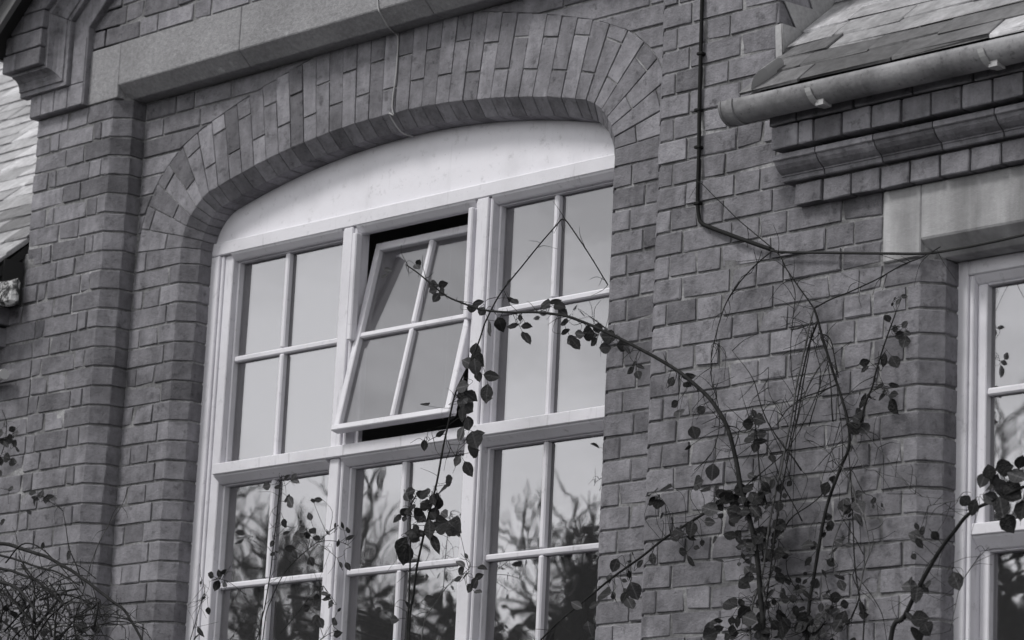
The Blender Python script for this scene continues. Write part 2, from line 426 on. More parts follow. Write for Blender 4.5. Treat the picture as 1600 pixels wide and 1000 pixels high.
# gable above the band, side walls and back
core_prism([(HL + .2, cr_), (HR - .2, cr_), (HR - .2, .34), (HL + .2, .34)], .12, 1.2)
core_prism([(HL + cr_, .34), (HL + .3, .34), (HL + .3, 7), (HL + cr_, 7)], GZ, .9)
core_prism([(HR - .3, .34), (HR - cr_, .34), (HR - cr_, 7), (HR - .3, 7)], GZ, .9)
core_prism([(HL + cr_, 7), (HR - cr_, 7), (HR - cr_, 7.2), (HL + cr_, 7.2)], GZ, .9)
for s_ in (0,):      # gable triangle
    b = prism([(HL + .1, .88), (HR - .1, .88), (-1.485, .88 + 1.66)], .02, .3, 'y'); me = bpy.data.meshes.new('t'); b.to_mesh(me); b.free(); bmc.from_mesh(me); bpy.data.meshes.remove(me)

S_, Hd = .225, .1125
LEFT_FROM, RIGHT_FROM = {}, {}               # where the wings' brickwork takes over, course by course
KB = int((ZO) / H)                           # courses down to the ground
def corner(wl, plan, k, mat='brick'):
    b = prism(plan, -(k + 1) * H + J / 2, -k * H - J / 2); bevel(b, .0026); jitter(b, .0014); wl.raw(b, mat, 'corner_brick')
for k in range(0, KB):
    # left pier
    if k % 2 == 0: cuts = [HL, HL + .208, HL + .333]
    else: cuts = [HL, HL + .098, HL + .160, HL + .378, HL + .440]
    cuts = [c_ + (RNG.gauss(0, .004) if i else 0) for i, c_ in enumerate(cuts)]
    for x0, x1 in list(zip(cuts, cuts[1:]))[(1 if k >= 11 else 0):]: wall.brick(x0, x1, -(k + 1) * H, -k * H, 0)
    if k >= 11: LEFT_FROM[k] = cuts[1]
    xl = cuts[-1] + J / 2; dy = RNG.gauss(0, .001)
    corner(wall, [(xl, dy), (A_X, dy), (A_X + C1, C1 + dy), (A_X + C1, Y1 + .03), (xl, Y1 + .03)], k)
    # right pier (its inner arris is turned away)
    xr = R_X + (.12 if k % 2 else .058) * RNG.uniform(.95, 1.05)
    corner(wall, [(xr - J / 2, dy), (xr - J / 2, Y1 + .03), (R_X - C1, Y1 + .03), (R_X - C1, C1 + dy), (R_X, dy)], k)
    pat_ = [S_ * .95, Hd, S_, Hd] if k % 2 else [.122, .105, S_ * .93, Hd]
    if k < 8: wall.fill(xr, HR, k, 0, pat_)
    else:
        x = xr; i = 0
        while x < HR - .06:
            e = x + pat_[i % 4] * RNG.uniform(.96, 1.04); wall.brick(x, e, -(k + 1) * H, -k * H, 0); x = e; i += 1
        RIGHT_FROM[k] = (x, i % 2 == 0)
    # strips of the recess beside the window
    xs0, xs1 = A_X + C1, CX - SPAN
    if k >= 9:
        cx_ = xs1 - (.062 if k % 2 else .108) * RNG.uniform(.94, 1.06)
        if k % 2: wall.brick(xs0, cx_, -(k + 1) * H, -k * H, Y1)
        else:
            m_ = xs0 + .068; wall.brick(xs0, m_, -(k + 1) * H, -k * H, Y1); wall.brick(m_, cx_, -(k + 1) * H, -k * H, Y1)
        corner(wall, [(cx_ + J / 2, Y1), (xs1, Y1), (xs1 + C2, Y1 + C2), (xs1 + C2, .30), (cx_ + J / 2, .30)], k)
        xe0, xe1 = CX + SPAN, R_X - C1
        cx_ = xe0 + (.075 if k % 2 else .135) * RNG.uniform(.94, 1.06)
        corner(wall, [(xe0, Y1), (cx_ - J / 2, Y1), (cx_ - J / 2, .30), (xe0 - C2, .30), (xe0 - C2, Y1 + C2)], k)
        wall.brick(cx_, xe1, -(k + 1) * H, -k * H, Y1)
    else:
        # spandrels, cut to the back of the arch
        for side in (-1, 1):
            zt, zb = -k * H - J / 2, -(k + 1) * H + J / 2
            et, eb = ext_x(zt, side) + side * .006, ext_x(zb, side) + side * .006
            if zt > -.02: et = eb - side * .16 * -1 if False else eb + (-side) * .3
            edge = xs0 + J / 2 if side < 0 else R_X - C1 - J / 2
            near = min(et, eb) if side < 0 else max(et, eb)
            xs = [edge]; x = edge
            lens = ([.12, S_, Hd] if k % 2 else [.19, Hd, S_]); i = 0
            while True:
                nx_ = x - side * lens[i % 3]; i += 1
                if (near - nx_) * (-side) < .05: break
                xs.append(nx_); x = nx_
            for a_, b_ in zip(xs, xs[1:]):
                bb = boxbm(min(a_, b_) + J / 2, max(a_, b_) - J / 2, Y1 + RNG.gauss(0, .001), Y1 + .05, zb, zt, bev=.0035, jit=.001); wall.raw(bb, 'brick', 'brick')
            xa_ = xs[-1] - side * J / 2
            if abs(eb - xa_) > .015 or abs(et - xa_) > .015:
                bb = prism([(xa_, zb), (eb, zb), (et, zt), (xa_, zt)], Y1 + RNG.gauss(0, .001), Y1 + .05, 'y'); bevel(bb, .003); jitter(bb, .0008); wall.raw(bb, 'brick', 'brick')
# gable brickwork above the band
for k in range(-12, -3 + 0):
    z0 = -(k + 1) * H
    xa = -3.16 + max(0, z0 - .30) * 1.1; xb = .19 - max(0, z0 - .30) * 1.1
    wall.fill(xa, xb, k, 0, [S_, Hd], 0 if k % 2 else 1)
# the side of the hall above the wing's roof
for k in range(0, 9):
    x = .0 + (0 if k % 2 else .0)
    i = k
    while x < .8:
        e = x + (S_ if i % 2 else Hd); wall.brick(x, e, -(k + 1) * H, -k * H, 0, rz=math.pi / 2, X=HR); x = e; i += 1
wall.build()

# arch ring of voussoirs
arch = put('arch', boxbm(CX - .3, CX + .3, Y1 + .012, Y1 + .03, CROWN + .02, CROWN + .12), M['mortar'], hall)
_m = [0]                                     # length measured along the middle of the ring
for p, q in zip(base_arc, base_arc[1:]):
    _m.append(_m[-1] + math.hypot(q[0] + q[2] * .16 - p[0] - p[2] * .16, q[1] + q[3] * .16 - p[1] - p[3] * .16))
def s_of(m):
    for i in range(len(_m) - 1):
        if m <= _m[i + 1] or i == len(_m) - 2: return _s[i] + (_s[i + 1] - _s[i]) * (m - _m[i]) / max(1e-9, _m[i + 1] - _m[i])
NV = round(_m[-1] / .0745); step = _m[-1] / NV
for i in range(NV):
    s0, s1 = s_of(i * step) + .0015, s_of((i + 1) * step) - .0015
    xm = abs(arc_at((s0 + s1) / 2)[0] - CX); T = ring_t(xm)
    cut = (.100 if i % 2 else .214) * RNG.uniform(.94, 1.05)
    for n0, n1 in ((0, cut - .0035), (cut + .0035, T)):
        if n1 - n0 < .02: continue
        dy = RNG.gauss(0, .0010)
        if n0 == 0: sec = [(n1, Y1 + dy), (0, Y1 + dy), (-C2, Y1 + C2), (-C2, .30), (n1, .30)]
        else: sec = [(n1, Y1 + dy), (n0, Y1 + dy), (n0, .2), (n1, .2)]
        bm = bmesh.new(); rings = []
        for s in (s0, s1):
            x, z, nx, nz = arc_at(s)
            # keep the joint about parallel: the two sides follow their own normals
            rings.append([bm.verts.new((x + nx * o, y, z + nz * o)) for o, y in sec])
        m_ = len(sec)
        bm.faces.new(rings[0]); bm.faces.new(rings[1][::-1])
        for k in range(m_): bm.faces.new((rings[0][k], rings[1][k], rings[1][(k + 1) % m_], rings[0][(k + 1) % m_]))
        bmesh.ops.recalc_face_normals(bm, faces=bm.faces[:]); bevel(bm, .0014); jitter(bm, .0007)
        put('voussoir', bm, M['voussoir'], arch)

# stone band over the recess, with a splayed lower edge
def band_piece(x0, x1, splay0, splay1):
    bm = bmesh.new(); zt, zb, cz, cy = 3 * H - .003, .003, .052, .056; yf = -.004
    full = [(yf, zb), (yf, zb + .0001), (yf, zt), (.28, zt), (.28, zb)]
    return None
def band_stone(x0, x1, flat):
    zt, zb = 3 * H - .004, .002; yf = -.004
    sec = [(yf, zb), (yf, zt), (.28, zt), (.28, zb)] if flat else [(yf, zb + .052), (yf, zt), (.28, zt), (.28, zb), (yf + .060, zb)]
    bm = prism(sec, x0, x1, 'x'); bevel(bm, .003); return bm
band = put('string_course', boxbm(-3.1, .14, .05, .27, .02, .2), M['mortar'], hall)
put('stone', band_stone(-3.135, -2.935, True), M['stone'], band)
for x0, x1 in ((-2.9345, -2.1965), (-2.1935, -1.18), (-1.177, -.2), (-.197, -.0255)): put('stone', band_stone(x0, x1, False), M['stone'], band)
put('stone', band_stone(-.025, .17, True), M['stone'], band)

# moulded kneelers at the foot of the gable
def offset_path(path, o):
    out = []
    for i, p in enumerate(path):
        dirs = []
        if i > 0: dirs.append((Vector(p) - Vector(path[i - 1])).normalized())
        if i < len(path) - 1: dirs.append((Vector(path[i + 1]) - Vector(p)).normalized())
        ns = [Vector((d.y, -d.x)) for d in dirs]
        n_v = sum(ns, Vector((0, 0))); n_v.normalize(); out.append(Vector(p) + n_v * (o / max(.3, n_v.dot(ns[0]))))
    return out
def kneeler(sx):
    def mx_(p): return (p[0], p[1]) if sx > 0 else (-2.97 - p[0], p[1])
    P3 = [(-3.60, .183), (-3.305, .183), (-3.305, .405), (-2.705, .945)]
    inner = [mx_(p) for p in offset_path(P3, .18)]
    kn = None
    # lowest layer
    p1 = offset_path(P3, .182); poly = [(-3.475, p1[0].y), tuple(p1[1]), tuple(p1[2]), tuple(p1[3]), (-3.2, 1.05), (-3.475, .78)]
    bm = prism([mx_(p) for p in poly], -.030, .10, 'y'); bevel(bm, .003)
    kn = put('kneeler', bm, M['moulded'], hall)
    # thin recessed joints on the low layer are cut as blocks laid on its face
    for zb_, zt_ in ((.004, .094),):
        x_ = -3.473
        for ln in (.075, .085, .09, .10):
            b = boxbm(min(mx_((x_, 0))[0], mx_((x_ + ln - .005, 0))[0]), max(mx_((x_, 0))[0], mx_((x_ + ln - .005, 0))[0]), -.034, -.028, zb_, zt_, bev=.002); put('brick', b, M['moulded'], kn); x_ += ln
    for zb_, zt_ in ((.097, .285), ):
        xs_ = (-3.21, -3.128); b = boxbm(min(mx_((xs_[0], 0))[0], mx_((xs_[1], 0))[0]), max(mx_((xs_[0], 0))[0], mx_((xs_[1], 0))[0]), -.034, -.028, zb_, zt_, bev=.002); put('brick', b, M['moulded'], kn)
    # hollow moulding along the edge
    profl = [(-.03, -.100), (.014, -.100), (.017, -.092), (.024, -.078), (.036, -.066), (.052, -.060), (.068, -.0585), (.070, -.052), (.088, -.052), (.090, -.046), (.090, -.015), (-.03, -.015)]
    segs = [[0, 1], [1, 2], [2, 3]]
    rows = []
    for o, y in profl: rows.append([(q.x, y, q.y) for q in offset_path(P3, o)])
    for a_, b_ in segs:
        bm = bmesh.new(); g_ = .0015
        va, vb = [], []
        for rw in rows:
            A_, B_ = Vector(rw[a_]), Vector(rw[b_]); d_ = (B_ - A_).normalized() * g_
            if a_ == 0: A_.x = max(A_.x, -3.525)
            A_ = A_ + d_; B_ = B_ - d_
            va.append(bm.verts.new((mx_((A_.x, 0))[0], A_.y, A_.z))); vb.append(bm.verts.new((mx_((B_.x, 0))[0], B_.y, B_.z)))
        m_ = len(rows); bm.faces.new(va); bm.faces.new(vb[::-1])
        for k in range(m_): bm.faces.new((va[k], vb[k], vb[(k + 1) % m_], va[(k + 1) % m_]))
        bmesh.ops.recalc_face_normals(bm, faces=bm.faces[:]); put('moulding', bm, M['moulded'], kn)
    # top layer: projecting bricks
    z = .183
    rows_ = [[-3.56, -3.475, -3.305], [-3.545, -3.305], [-3.52, -3.44, -3.300]]
    for r_ in range(3):
        for x0, x1 in zip(rows_[r_], rows_[r_][1:]):
            zt_ = z + H - .004; poly = [(x0 + .002, z), (x1 - .002, z), (x1 - .002, zt_), (x0 + .002, zt_)]
            bm = prism([mx_(p) for p in poly], -.128 + RNG.gauss(0, .001), .04, 'y'); bevel(bm, .0035); jitter(bm, .0008); put('brick', bm, M['moulded'], kn)
        z += H
    for r_ in range(7):
        zz = z + r_ * H; xr_ = -3.305 + (zz - .405) / .9; poly = [(xr_ - .22, zz), (xr_ - .002, zz), (xr_ + H / .9 - .002, zz + H - .004), (xr_ - .22 + H / .9, zz + H - .004)]
        bm = prism([mx_(p) for p in poly], -.128, .04, 'y'); bevel(bm, .0035); put('brick', bm, M['moulded'], kn)
kneeler(1); kneeler(-1)

# hall roof: boarded slab with slate verge
RP = math.radians(42)
roof = None
for sx in (1, -1):
    def X_(x): return x if sx > 0 else -2.97 - x
    e0 = Vector((-3.61, .262)); d = Vector((math.cos(RP), math.sin(RP))); nrm_ = Vector((-d.y, d.x))
    ln = (-1.485 - e0.x) / d.x
    def slab(o0, o1, y0, y1, a_=0, b_=ln):
        q = [e0 + d * a_ + nrm_ * o0, e0 + d * b_ + nrm_ * o0, e0 + d * b_ + nrm_ * o1, e0 + d * a_ + nrm_ * o1]
        return prism([(X_(p.x), p.y) for p in q], y0, y1, 'y')
    bm = slab(.0, .035, -.20, 7.2)
    rf = put('roof', bm, M['timber'], hall)
    put('verge_board', slab(-.035, .033, -.225, -.2015, 0, ln), M['board_edge'], rf)
    k = 0
    while k * .1 < ln - .1:
        bm = slab(.037 + .004, .050, -.27, .25, k * .1 - .03, k * .1 + .16)
        for v in bm.verts: v.co.z += 0
        put('slate', bm, M['slate'], rf); k += 1
    put('slate_covering', slab(.036, .046, .26, 7.25), M['slate'], rf)

# ------------------------------------------------------------------ the big window
win_bm = bmesh.new()
FX0, FX1 = CX - SPAN + C2, CX + SPAN - C2
HEAD = -.603
# tympanum board following the arch
tp = [(x, z) for x, z, nx, nz in arch_pts(-C2 - .001, 14, 40, HEAD) if z > HEAD - .001]
tp[0] = (tp[0][0], HEAD); tp[-1] = (tp[-1][0], HEAD)
window = put('window', prism(tp, .243, .285, 'y'), M['board'], hall)
GB = -3.05                                   # foot of the window
def wpart(name, *a, bev=.003, mat='paint'): return put(name, boxbm(*a, bev=bev), M[mat], window)
def sloped(x0, x1, zt, zb, y0, y1, name='moulding'):
    """rail underside: a splayed strip from the front (y0, zt) back to (y1, zb)"""
    return put(name, prism([(y0, zt), (y0 + .004, zt - .006), (y1 - .006, zb + .004), (y1, zb), (y1 + .02, zb), (y1 + .02, zt)], x0, x1, 'x'), M['paint'], window)
wpart('head_rail', FX0 - .02, FX1 + .02, Y2, .30, -.657, HEAD - .002)
wpart('frame_stile', FX0 - .02, FX0 + .046, Y2, .31, GB, -.659)
wpart('frame_bead', FX0 + .0465, FX0 + .062, Y2 + .010, .31, GB, -.659)
wpart('frame_stile', FX1 - .02, FX1 + .02, Y2, .31, GB, -.659)
wpart('sill', FX0 - .05, FX1 + .05, .12, .33, GB - .06, GB - .001)
TRT, TRB = -1.488, -1.530
MU = [(-1.822, -1.724), (-1.114, -1.009)]
for x0, x1 in MU:
    for z0, z1 in ((TRT + .001, -.659), (GB, TRB - .001)):
        wpart('mullion', x0 + .024, x1 - .024, Y2 + .001, .31, z0, z1)
        wpart('mullion_bead', x0 + .010, x0 + .0235, Y2 + .010, .31, z0, z1, bev=.004)
        wpart('mullion_bead', x1 - .0235, x1 - .010, Y2 + .010, .31, z0, z1, bev=.004)
wpart('transom', FX0 + .1105, FX1 - .021, Y2 - .016, .31, TRB, TRT)
wpart('frame_bead', FX0 + .0625, FX0 + .110, Y2 + .018, .31, GB, -.659)
LIGHTS = [(FX0 + .1105, MU[0][0] + .0095), (MU[0][1] - .0095, MU[1][0] + .0095), (MU[1][1] - .0095, FX1 - .0205)]
YS, YG = .274, .298                          # sash front, glass
pane_i = 0
def pane(x0, x1, z0, z1, parent, y=None):
    """a pane of old glass, very slightly out of true"""
    bm = bmesh.new(); w2, h2 = (x1 - x0) / 2, (z1 - z0) / 2; nx_, nz_ = 2, 2
    box(bm, -w2, w2, 0, .004, -h2, h2)
    o = bpy.data.objects.new('pane', new_mesh('pane', bm, M['glass'])); 
    link(o, parent, ((x0 + x1) / 2, y if y is not None else YG, (z0 + z1) / 2 + ZO)); o.rotation_euler = (RNG.gauss(0, .0022), 0, RNG.gauss(0, .0022)); return o
def casement(x0, x1, zt, zb, bars_z, ys=YS, yg=YG, parent=None, mid=True, st=.010, bw=.023, rt=.005, rb=.007, xbar=None):
    pp = parent or window
    def P(name, *a, bev=.003): return put(name, boxbm(*a, bev=bev), M['paint'], pp)
    P('sash_stile', x0, x0 + st, ys, ys + .034, zb, zt); P('sash_stile', x1 - st, x1, ys, ys + .034, zb, zt)
    P('sash_rail', x0 + st + .0003, x1 - st - .0003, ys + .0005, ys + .034, zt - rt, zt); P('sash_rail', x0 + st + .0003, x1 - st - .0003, ys + .0005, ys + .034, zb, zb + rb)
    xm = xbar if xbar is not None else (x0 + x1) / 2
    zs_ = [zt - rt] + list(bars_z) + [zb + rb]
    for z in bars_z: P('glazing_bar', x0 + st + .0003, x1 - st - .0003, ys + .003, ys + .030, z - bw / 2, z + bw / 2, bev=.005)
    xs_ = [(x0 + st, xm), (xm, x1 - st)] if mid else [(x0 + st, x1 - st)]
    for i in range(len(zs_) - 1):
        za = zs_[i] - (bw / 2 + .0003 if i else .0003); zc = zs_[i + 1] + (bw / 2 + .0003 if i < len(zs_) - 2 else .0003)
        if mid: P('glazing_bar', xm - bw / 2, xm + bw / 2, ys + .002, ys + .029, zc, za, bev=.005)
        for xa, xb in xs_:
            pane(xa - .004 + (bw / 2 if xa == xm else 0), xb + .004 - (bw / 2 if xb == xm else 0), zc - .004, za + .004, pp, yg)
for i, (x0, x1) in enumerate(LIGHTS):
    sloped(x0, x1, -.6575, -.684, Y2 + .003, .262)
    sloped(x0, x1, TRB - .0005, TRB - .030, Y2 - .008, .262)
    xb_ = (at(444, 480, YS + .003).x, at(627, 800, YS + .003).x, at(870, 300, YS + .003).x)[i]
    if i != 1: casement(x0, x1, -.6845, TRT + .001, [at(435, 549, YS + .003).z], xbar=xb_)
    casement(x0, x1, TRB - .0305, GB, [at(410, 909, YS + .003).z, -2.37], xbar=xb_)
# the pivoting light, tilted: top in, bottom out
x0, x1 = LIGHTS[1]
wpart('stop_bead', x0 - .004, x0 + .020, Y2 - .010, Y2 + .022, -1.095, -.688, bev=.004)
wpart('stop_bead', x1 - .020, x1 + .004, Y2 - .010, Y2 + .022, -1.095, -.688, bev=.004)
wpart('stop_bead', x0, x0 + .022, .285, .31, TRT + .002, -1.10)
for q_ in (x0 + .002, x1 - .016): wpart('pivot', q_, q_ + .014, .236, .262, -1.094, -1.066, bev=.004, mat='bracket')
TILT, PV = math.radians(12.3), Vector((0, .268, -1.078))
def tilt_bm(bm):
    R = Matrix.Rotation(-TILT, 3, 'X')
    for v in bm.verts: v.co = R @ v.co + PV
    return bm
sx0, sx1, sh = x0 + .010, x1 - .010, .376
bm = bmesh.new(); e_ = .0003
box(bm, sx0, sx0 + .028, -.018, .018, -sh, sh); box(bm, sx1 - .028, sx1, -.018, .018, -sh, sh)
box(bm, sx0 + .028, sx1 - .028, -.018, .018, sh - .031, sh); box(bm, sx0 - .006, sx1 + .004, -.022, .017, -sh - .002, -sh + .020)
bevel(bm, .003)
psash = put('pivot_sash', tilt_bm(bm), M['paint'], window)
xm = (sx0 + sx1) / 2; bw = .02
for a_ in ((sx0 + .0283, sx1 - .0283, -.016, .012, -.011, .011), (xm - .011, xm + .011, -.017, .011, .0115, sh - .0313), (xm - .011, xm + .011, -.017, .011, -sh + .0203, -.0115)):
    put('glazing_bar', tilt_bm(boxbm(*a_, bev=.005)), M['paint'], window)
for xa, xb in ((sx0 + .024, xm - .007), (xm + .007, sx1 - .024)):
    for za, zb in ((.008, sh - .03), (-sh + .016, -.008)):
        w2, h2 = (xb - xa) / 2, (zb - za) / 2; bm = bmesh.new(); box(bm, -w2, w2, -.002, .002, -h2, h2)
        o = bpy.data.objects.new('pane', new_mesh('pane', bm, M['glass']))
        c = Matrix.Rotation(-TILT, 3, 'X') @ Vector(((xa + xb) / 2, .004, (za + zb) / 2)) + PV
        link(o, window, (c.x, c.y, c.z + ZO)); o.rotation_euler = (-TILT + RNG.gauss(0, .002), 0, RNG.gauss(0, .002))
bm = bmesh.new(); tube(bm, [at(704, 380, .36), at(700, 470, .35), at(697, 560, .33), at(692, 655, .31)], .0022, sides=5); put('sash_cord', bm, M['cord'], window)
# dark room behind
bm = bmesh.new(); box(bm, HL + .32, HR - .32, .43, 6.9, GZ + .02, .75)
bmesh.ops.reverse_faces(bm, faces=bm.faces[:])
bmesh.ops.delete(bm, geom=[f for f in bm.faces if f.calc_center_median().y < .44], context='FACES')
put('room_lining', bm, M['dark'], hall)

# ------------------------------------------------------------------ the wing on the right
rw = empty('side_wing', 1.9, 1.5, 'lower brick wing with slate roof, gutter and white sash window', 'building')
Q_X = 1.074; QR = 2.20; WEND = 3.3
wr = Wall('wall', rw)
def coreb(wl, *a):
    b = boxbm(*a); me = bpy.data.meshes.new('t'); b.to_mesh(me); b.free(); wl.core.from_mesh(me); bpy.data.meshes.remove(me)
def corep(wl, poly, z0, z1):
    b = prism(poly, z0, z1); me = bpy.data.meshes.new('t'); b.to_mesh(me); b.free(); wl.core.from_mesh(me); bpy.data.meshes.remove(me)
KL = 16; WSILL = -3.1; KS = 40
corep(wr, [(HR - cr_ + .0002, cr_), (Q_X - .003, cr_), (Q_X + C1 - cr_, C1 + .003), (Q_X + C1 - cr_, .3), (HR - cr_ + .0002, .3)], -KL * H - .02, -.70)
corep(wr, [(HR - cr_ + .0002, cr_), (Q_X - .003, cr_), (Q_X + C1 - cr_, C1 + .003), (Q_X + C1 - cr_, .3), (HR - cr_ + .0002, .3)], GZ, -KL * H - .021)
corep(wr, [(QR + .003, cr_), (WEND, cr_), (WEND, .3), (QR - C1 + cr_, .3), (QR - C1 + cr_, C1 + .003)], GZ, -.70)
coreb(wr, Q_X, QR, cr_, .3, -KL * H + .25, -.70); coreb(wr, Q_X, QR, cr_, .3, GZ, WSILL - .1)
coreb(wr, WEND - .3, WEND - .01, .3, 6, GZ, -.70); coreb(wr, HR, WEND - .01, 6, 6.2, GZ, -.70)
LX = .930
for k in range(8, KB):
    dy = RNG.gauss(0, .001); RF, par = RIGHT_FROM[k]
    if k < 13: wr.fill(RF, .72, k, 0, [S_, Hd], k); continue
    if k < KL:
        wr.fill(RF, LX, k, 0, [Hd, S_] if par else [S_, Hd])
        wr.fill(QR + .14, WEND, k, 0, [S_, Hd], k)
        continue
    cq = Q_X - (.05 if k % 2 else .135) * RNG.uniform(.92, 1.08)
    wr.fill(RF, cq, k, 0, [Hd, S_] if par else [S_, Hd])
    if k < KS:
        corner(wr, [(cq + J / 2, dy), (Q_X, dy), (Q_X + C1, C1 + dy), (Q_X + C1, .21), (cq + J / 2, .21)], k)
        corner(wr, [(QR, dy), (QR + .1, dy), (QR + .1, .21), (QR - C1, .21), (QR - C1, C1 + dy)], k)
        wr.fill(QR + .1 + J / 2, WEND, k, 0, [S_, Hd], k)
    else: wr.fill(cq, WEND, k, 0, [S_, Hd], k)
wr.build()
# corbelled eaves
corn = put('cornice', boxbm(.64, WEND, -.02, .2, -1.0, -.70), M['mortar'], rw)
x = .575; i = 0
while x < WEND:
    ln = .06 if i == 1 else .1125
    bm = boxbm(x + .004, x + ln - .004, -.122 + RNG.gauss(0, .0015), .1, -.8525 + .004, -.778, bev=.0030, jit=.0014)
    if seen((x, -.1, -.8)): put('brick', bm, M['moulded'], corn)
    else: bm.free()
    x += ln; i += 1
x = .565; i = 0
while x < WEND:
    ln = S_ if i else Hd
    if seen((x, -.1, -.74), 100): put('brick', boxbm(x + .004, x + ln - .004, -.120 + RNG.gauss(0, .0015), .1, -.772, -.702, bev=.003, jit=.0014), M['moulded'], corn)
    x += ln; i += 1
x = .57; i = 0
sec = [(.05, -.861), (-.098, -.861), (-.100, -.864), (-.100, -.878), (-.097, -.881), (-.094, -.881), (-.088, -.893), (-.078, -.904), (-.064, -.913), (-.056, -.917), (-.056, -.921), (-.052, -.922), (-.050, -.935), (-.046, -.938), (.05, -.938)]
while x < WEND:
    ln = .17 if i == 0 else S_
    if seen((x, -.1, -.9), 100): put('moulding', prism(sec, x + .0025, x + ln - .0025, 'x'), M['moulded'], corn)
    x += ln; i += 1
x = .605
while x < WEND:
    bm = boxbm(x + .004, x + Hd - .004, -.034 + RNG.gauss(0, .001), .1, -1.0075 - .005, -.946, bev=.0030, jit=.0014)
    if seen((x, 0, -.95), 100): put('brick', bm, M['moulded'], corn)
    else: bm.free()
    x += Hd
put('bed_joint', boxbm(.60, WEND, -.02, .1, -.9445, -.9395), M['mortar'], corn)
# lintel, splayed over the opening
zl0, zl1 = -KL * H + .002, -1.0145
def lint(x0, x1, flat):
    sec = [(-.003, zl0), (-.003, zl1), (.2, zl1), (.2, zl0)] if flat else [(-.003, zl0 + .054), (-.003, zl1), (.2, zl1), (.2, zl0), (.058, zl0)]
    bm = prism(sec, x0, x1, 'x'); bevel(bm, .004); return bm
lin = put('lintel', lint(1.0775, QR - .0035, False), M['lintel'], rw)
put('lintel_end', lint(LX + .004, 1.077, True), M['lintel'], lin); put('lintel_end', lint(QR - .003, QR + .135, True), M['lintel'], lin)
# sash window
wx0, wx1 = Q_X + C1, QR - C1
w2 = put('window', boxbm(wx0 - .02, wx0 + .034, .117, .24, WSILL, zl0 - .001, bev=.003), M['paint'], rw)
_keep = window; window = w2
wpart('frame_stile', wx1 - .034, wx1 + .02, .117, .24, WSILL, zl0 - .001)
wpart('frame_head', wx0 + .0345, wx1 - .0345, .117, .24, zl0 - .045, zl0 - .001)
wpart('frame_bead', wx0 + .0345, wx0 + .050, .126, .24, WSILL, zl0 - .0455); wpart('frame_bead', wx1 - .050, wx1 - .0345, .126, .24, WSILL, zl0 - .0455)
sloped(wx0 + .0505, wx1 - .0505, zl0 - .0455, zl0 - .072, .124, .148)
wpart('sill', wx0 - .06, wx1 + .06, .02, .25, WSILL - .08, WSILL - .001)
casement(wx0 + .0505, wx1 - .0505, zl0 - .0725, -2.07, [-1.64], .146, .17, w2, st=.034, rb=.02)
sloped(wx0 + .0505, wx1 - .0505, -2.071, -2.11, .134, .170, 'meeting_rail')
casement(wx0 + .0505, wx1 - .0505, -2.1105, WSILL, [-2.6], .172, .195, w2, st=.034)
wpart('meeting_rail', wx0 + .0505, wx1 - .0505, .128, .1455, -2.07, -2.035)
window = _keep
bm = bmesh.new(); box(bm, Q_X - .4, QR + .5, .31, 5.5, GZ + .02, -.72)
bmesh.ops.reverse_faces(bm, faces=bm.faces[:])
bmesh.ops.delete(bm, geom=[f for f in bm.faces if f.calc_center_median().y < .32], context='FACES')
put('room_lining', bm, M['dark'], rw)

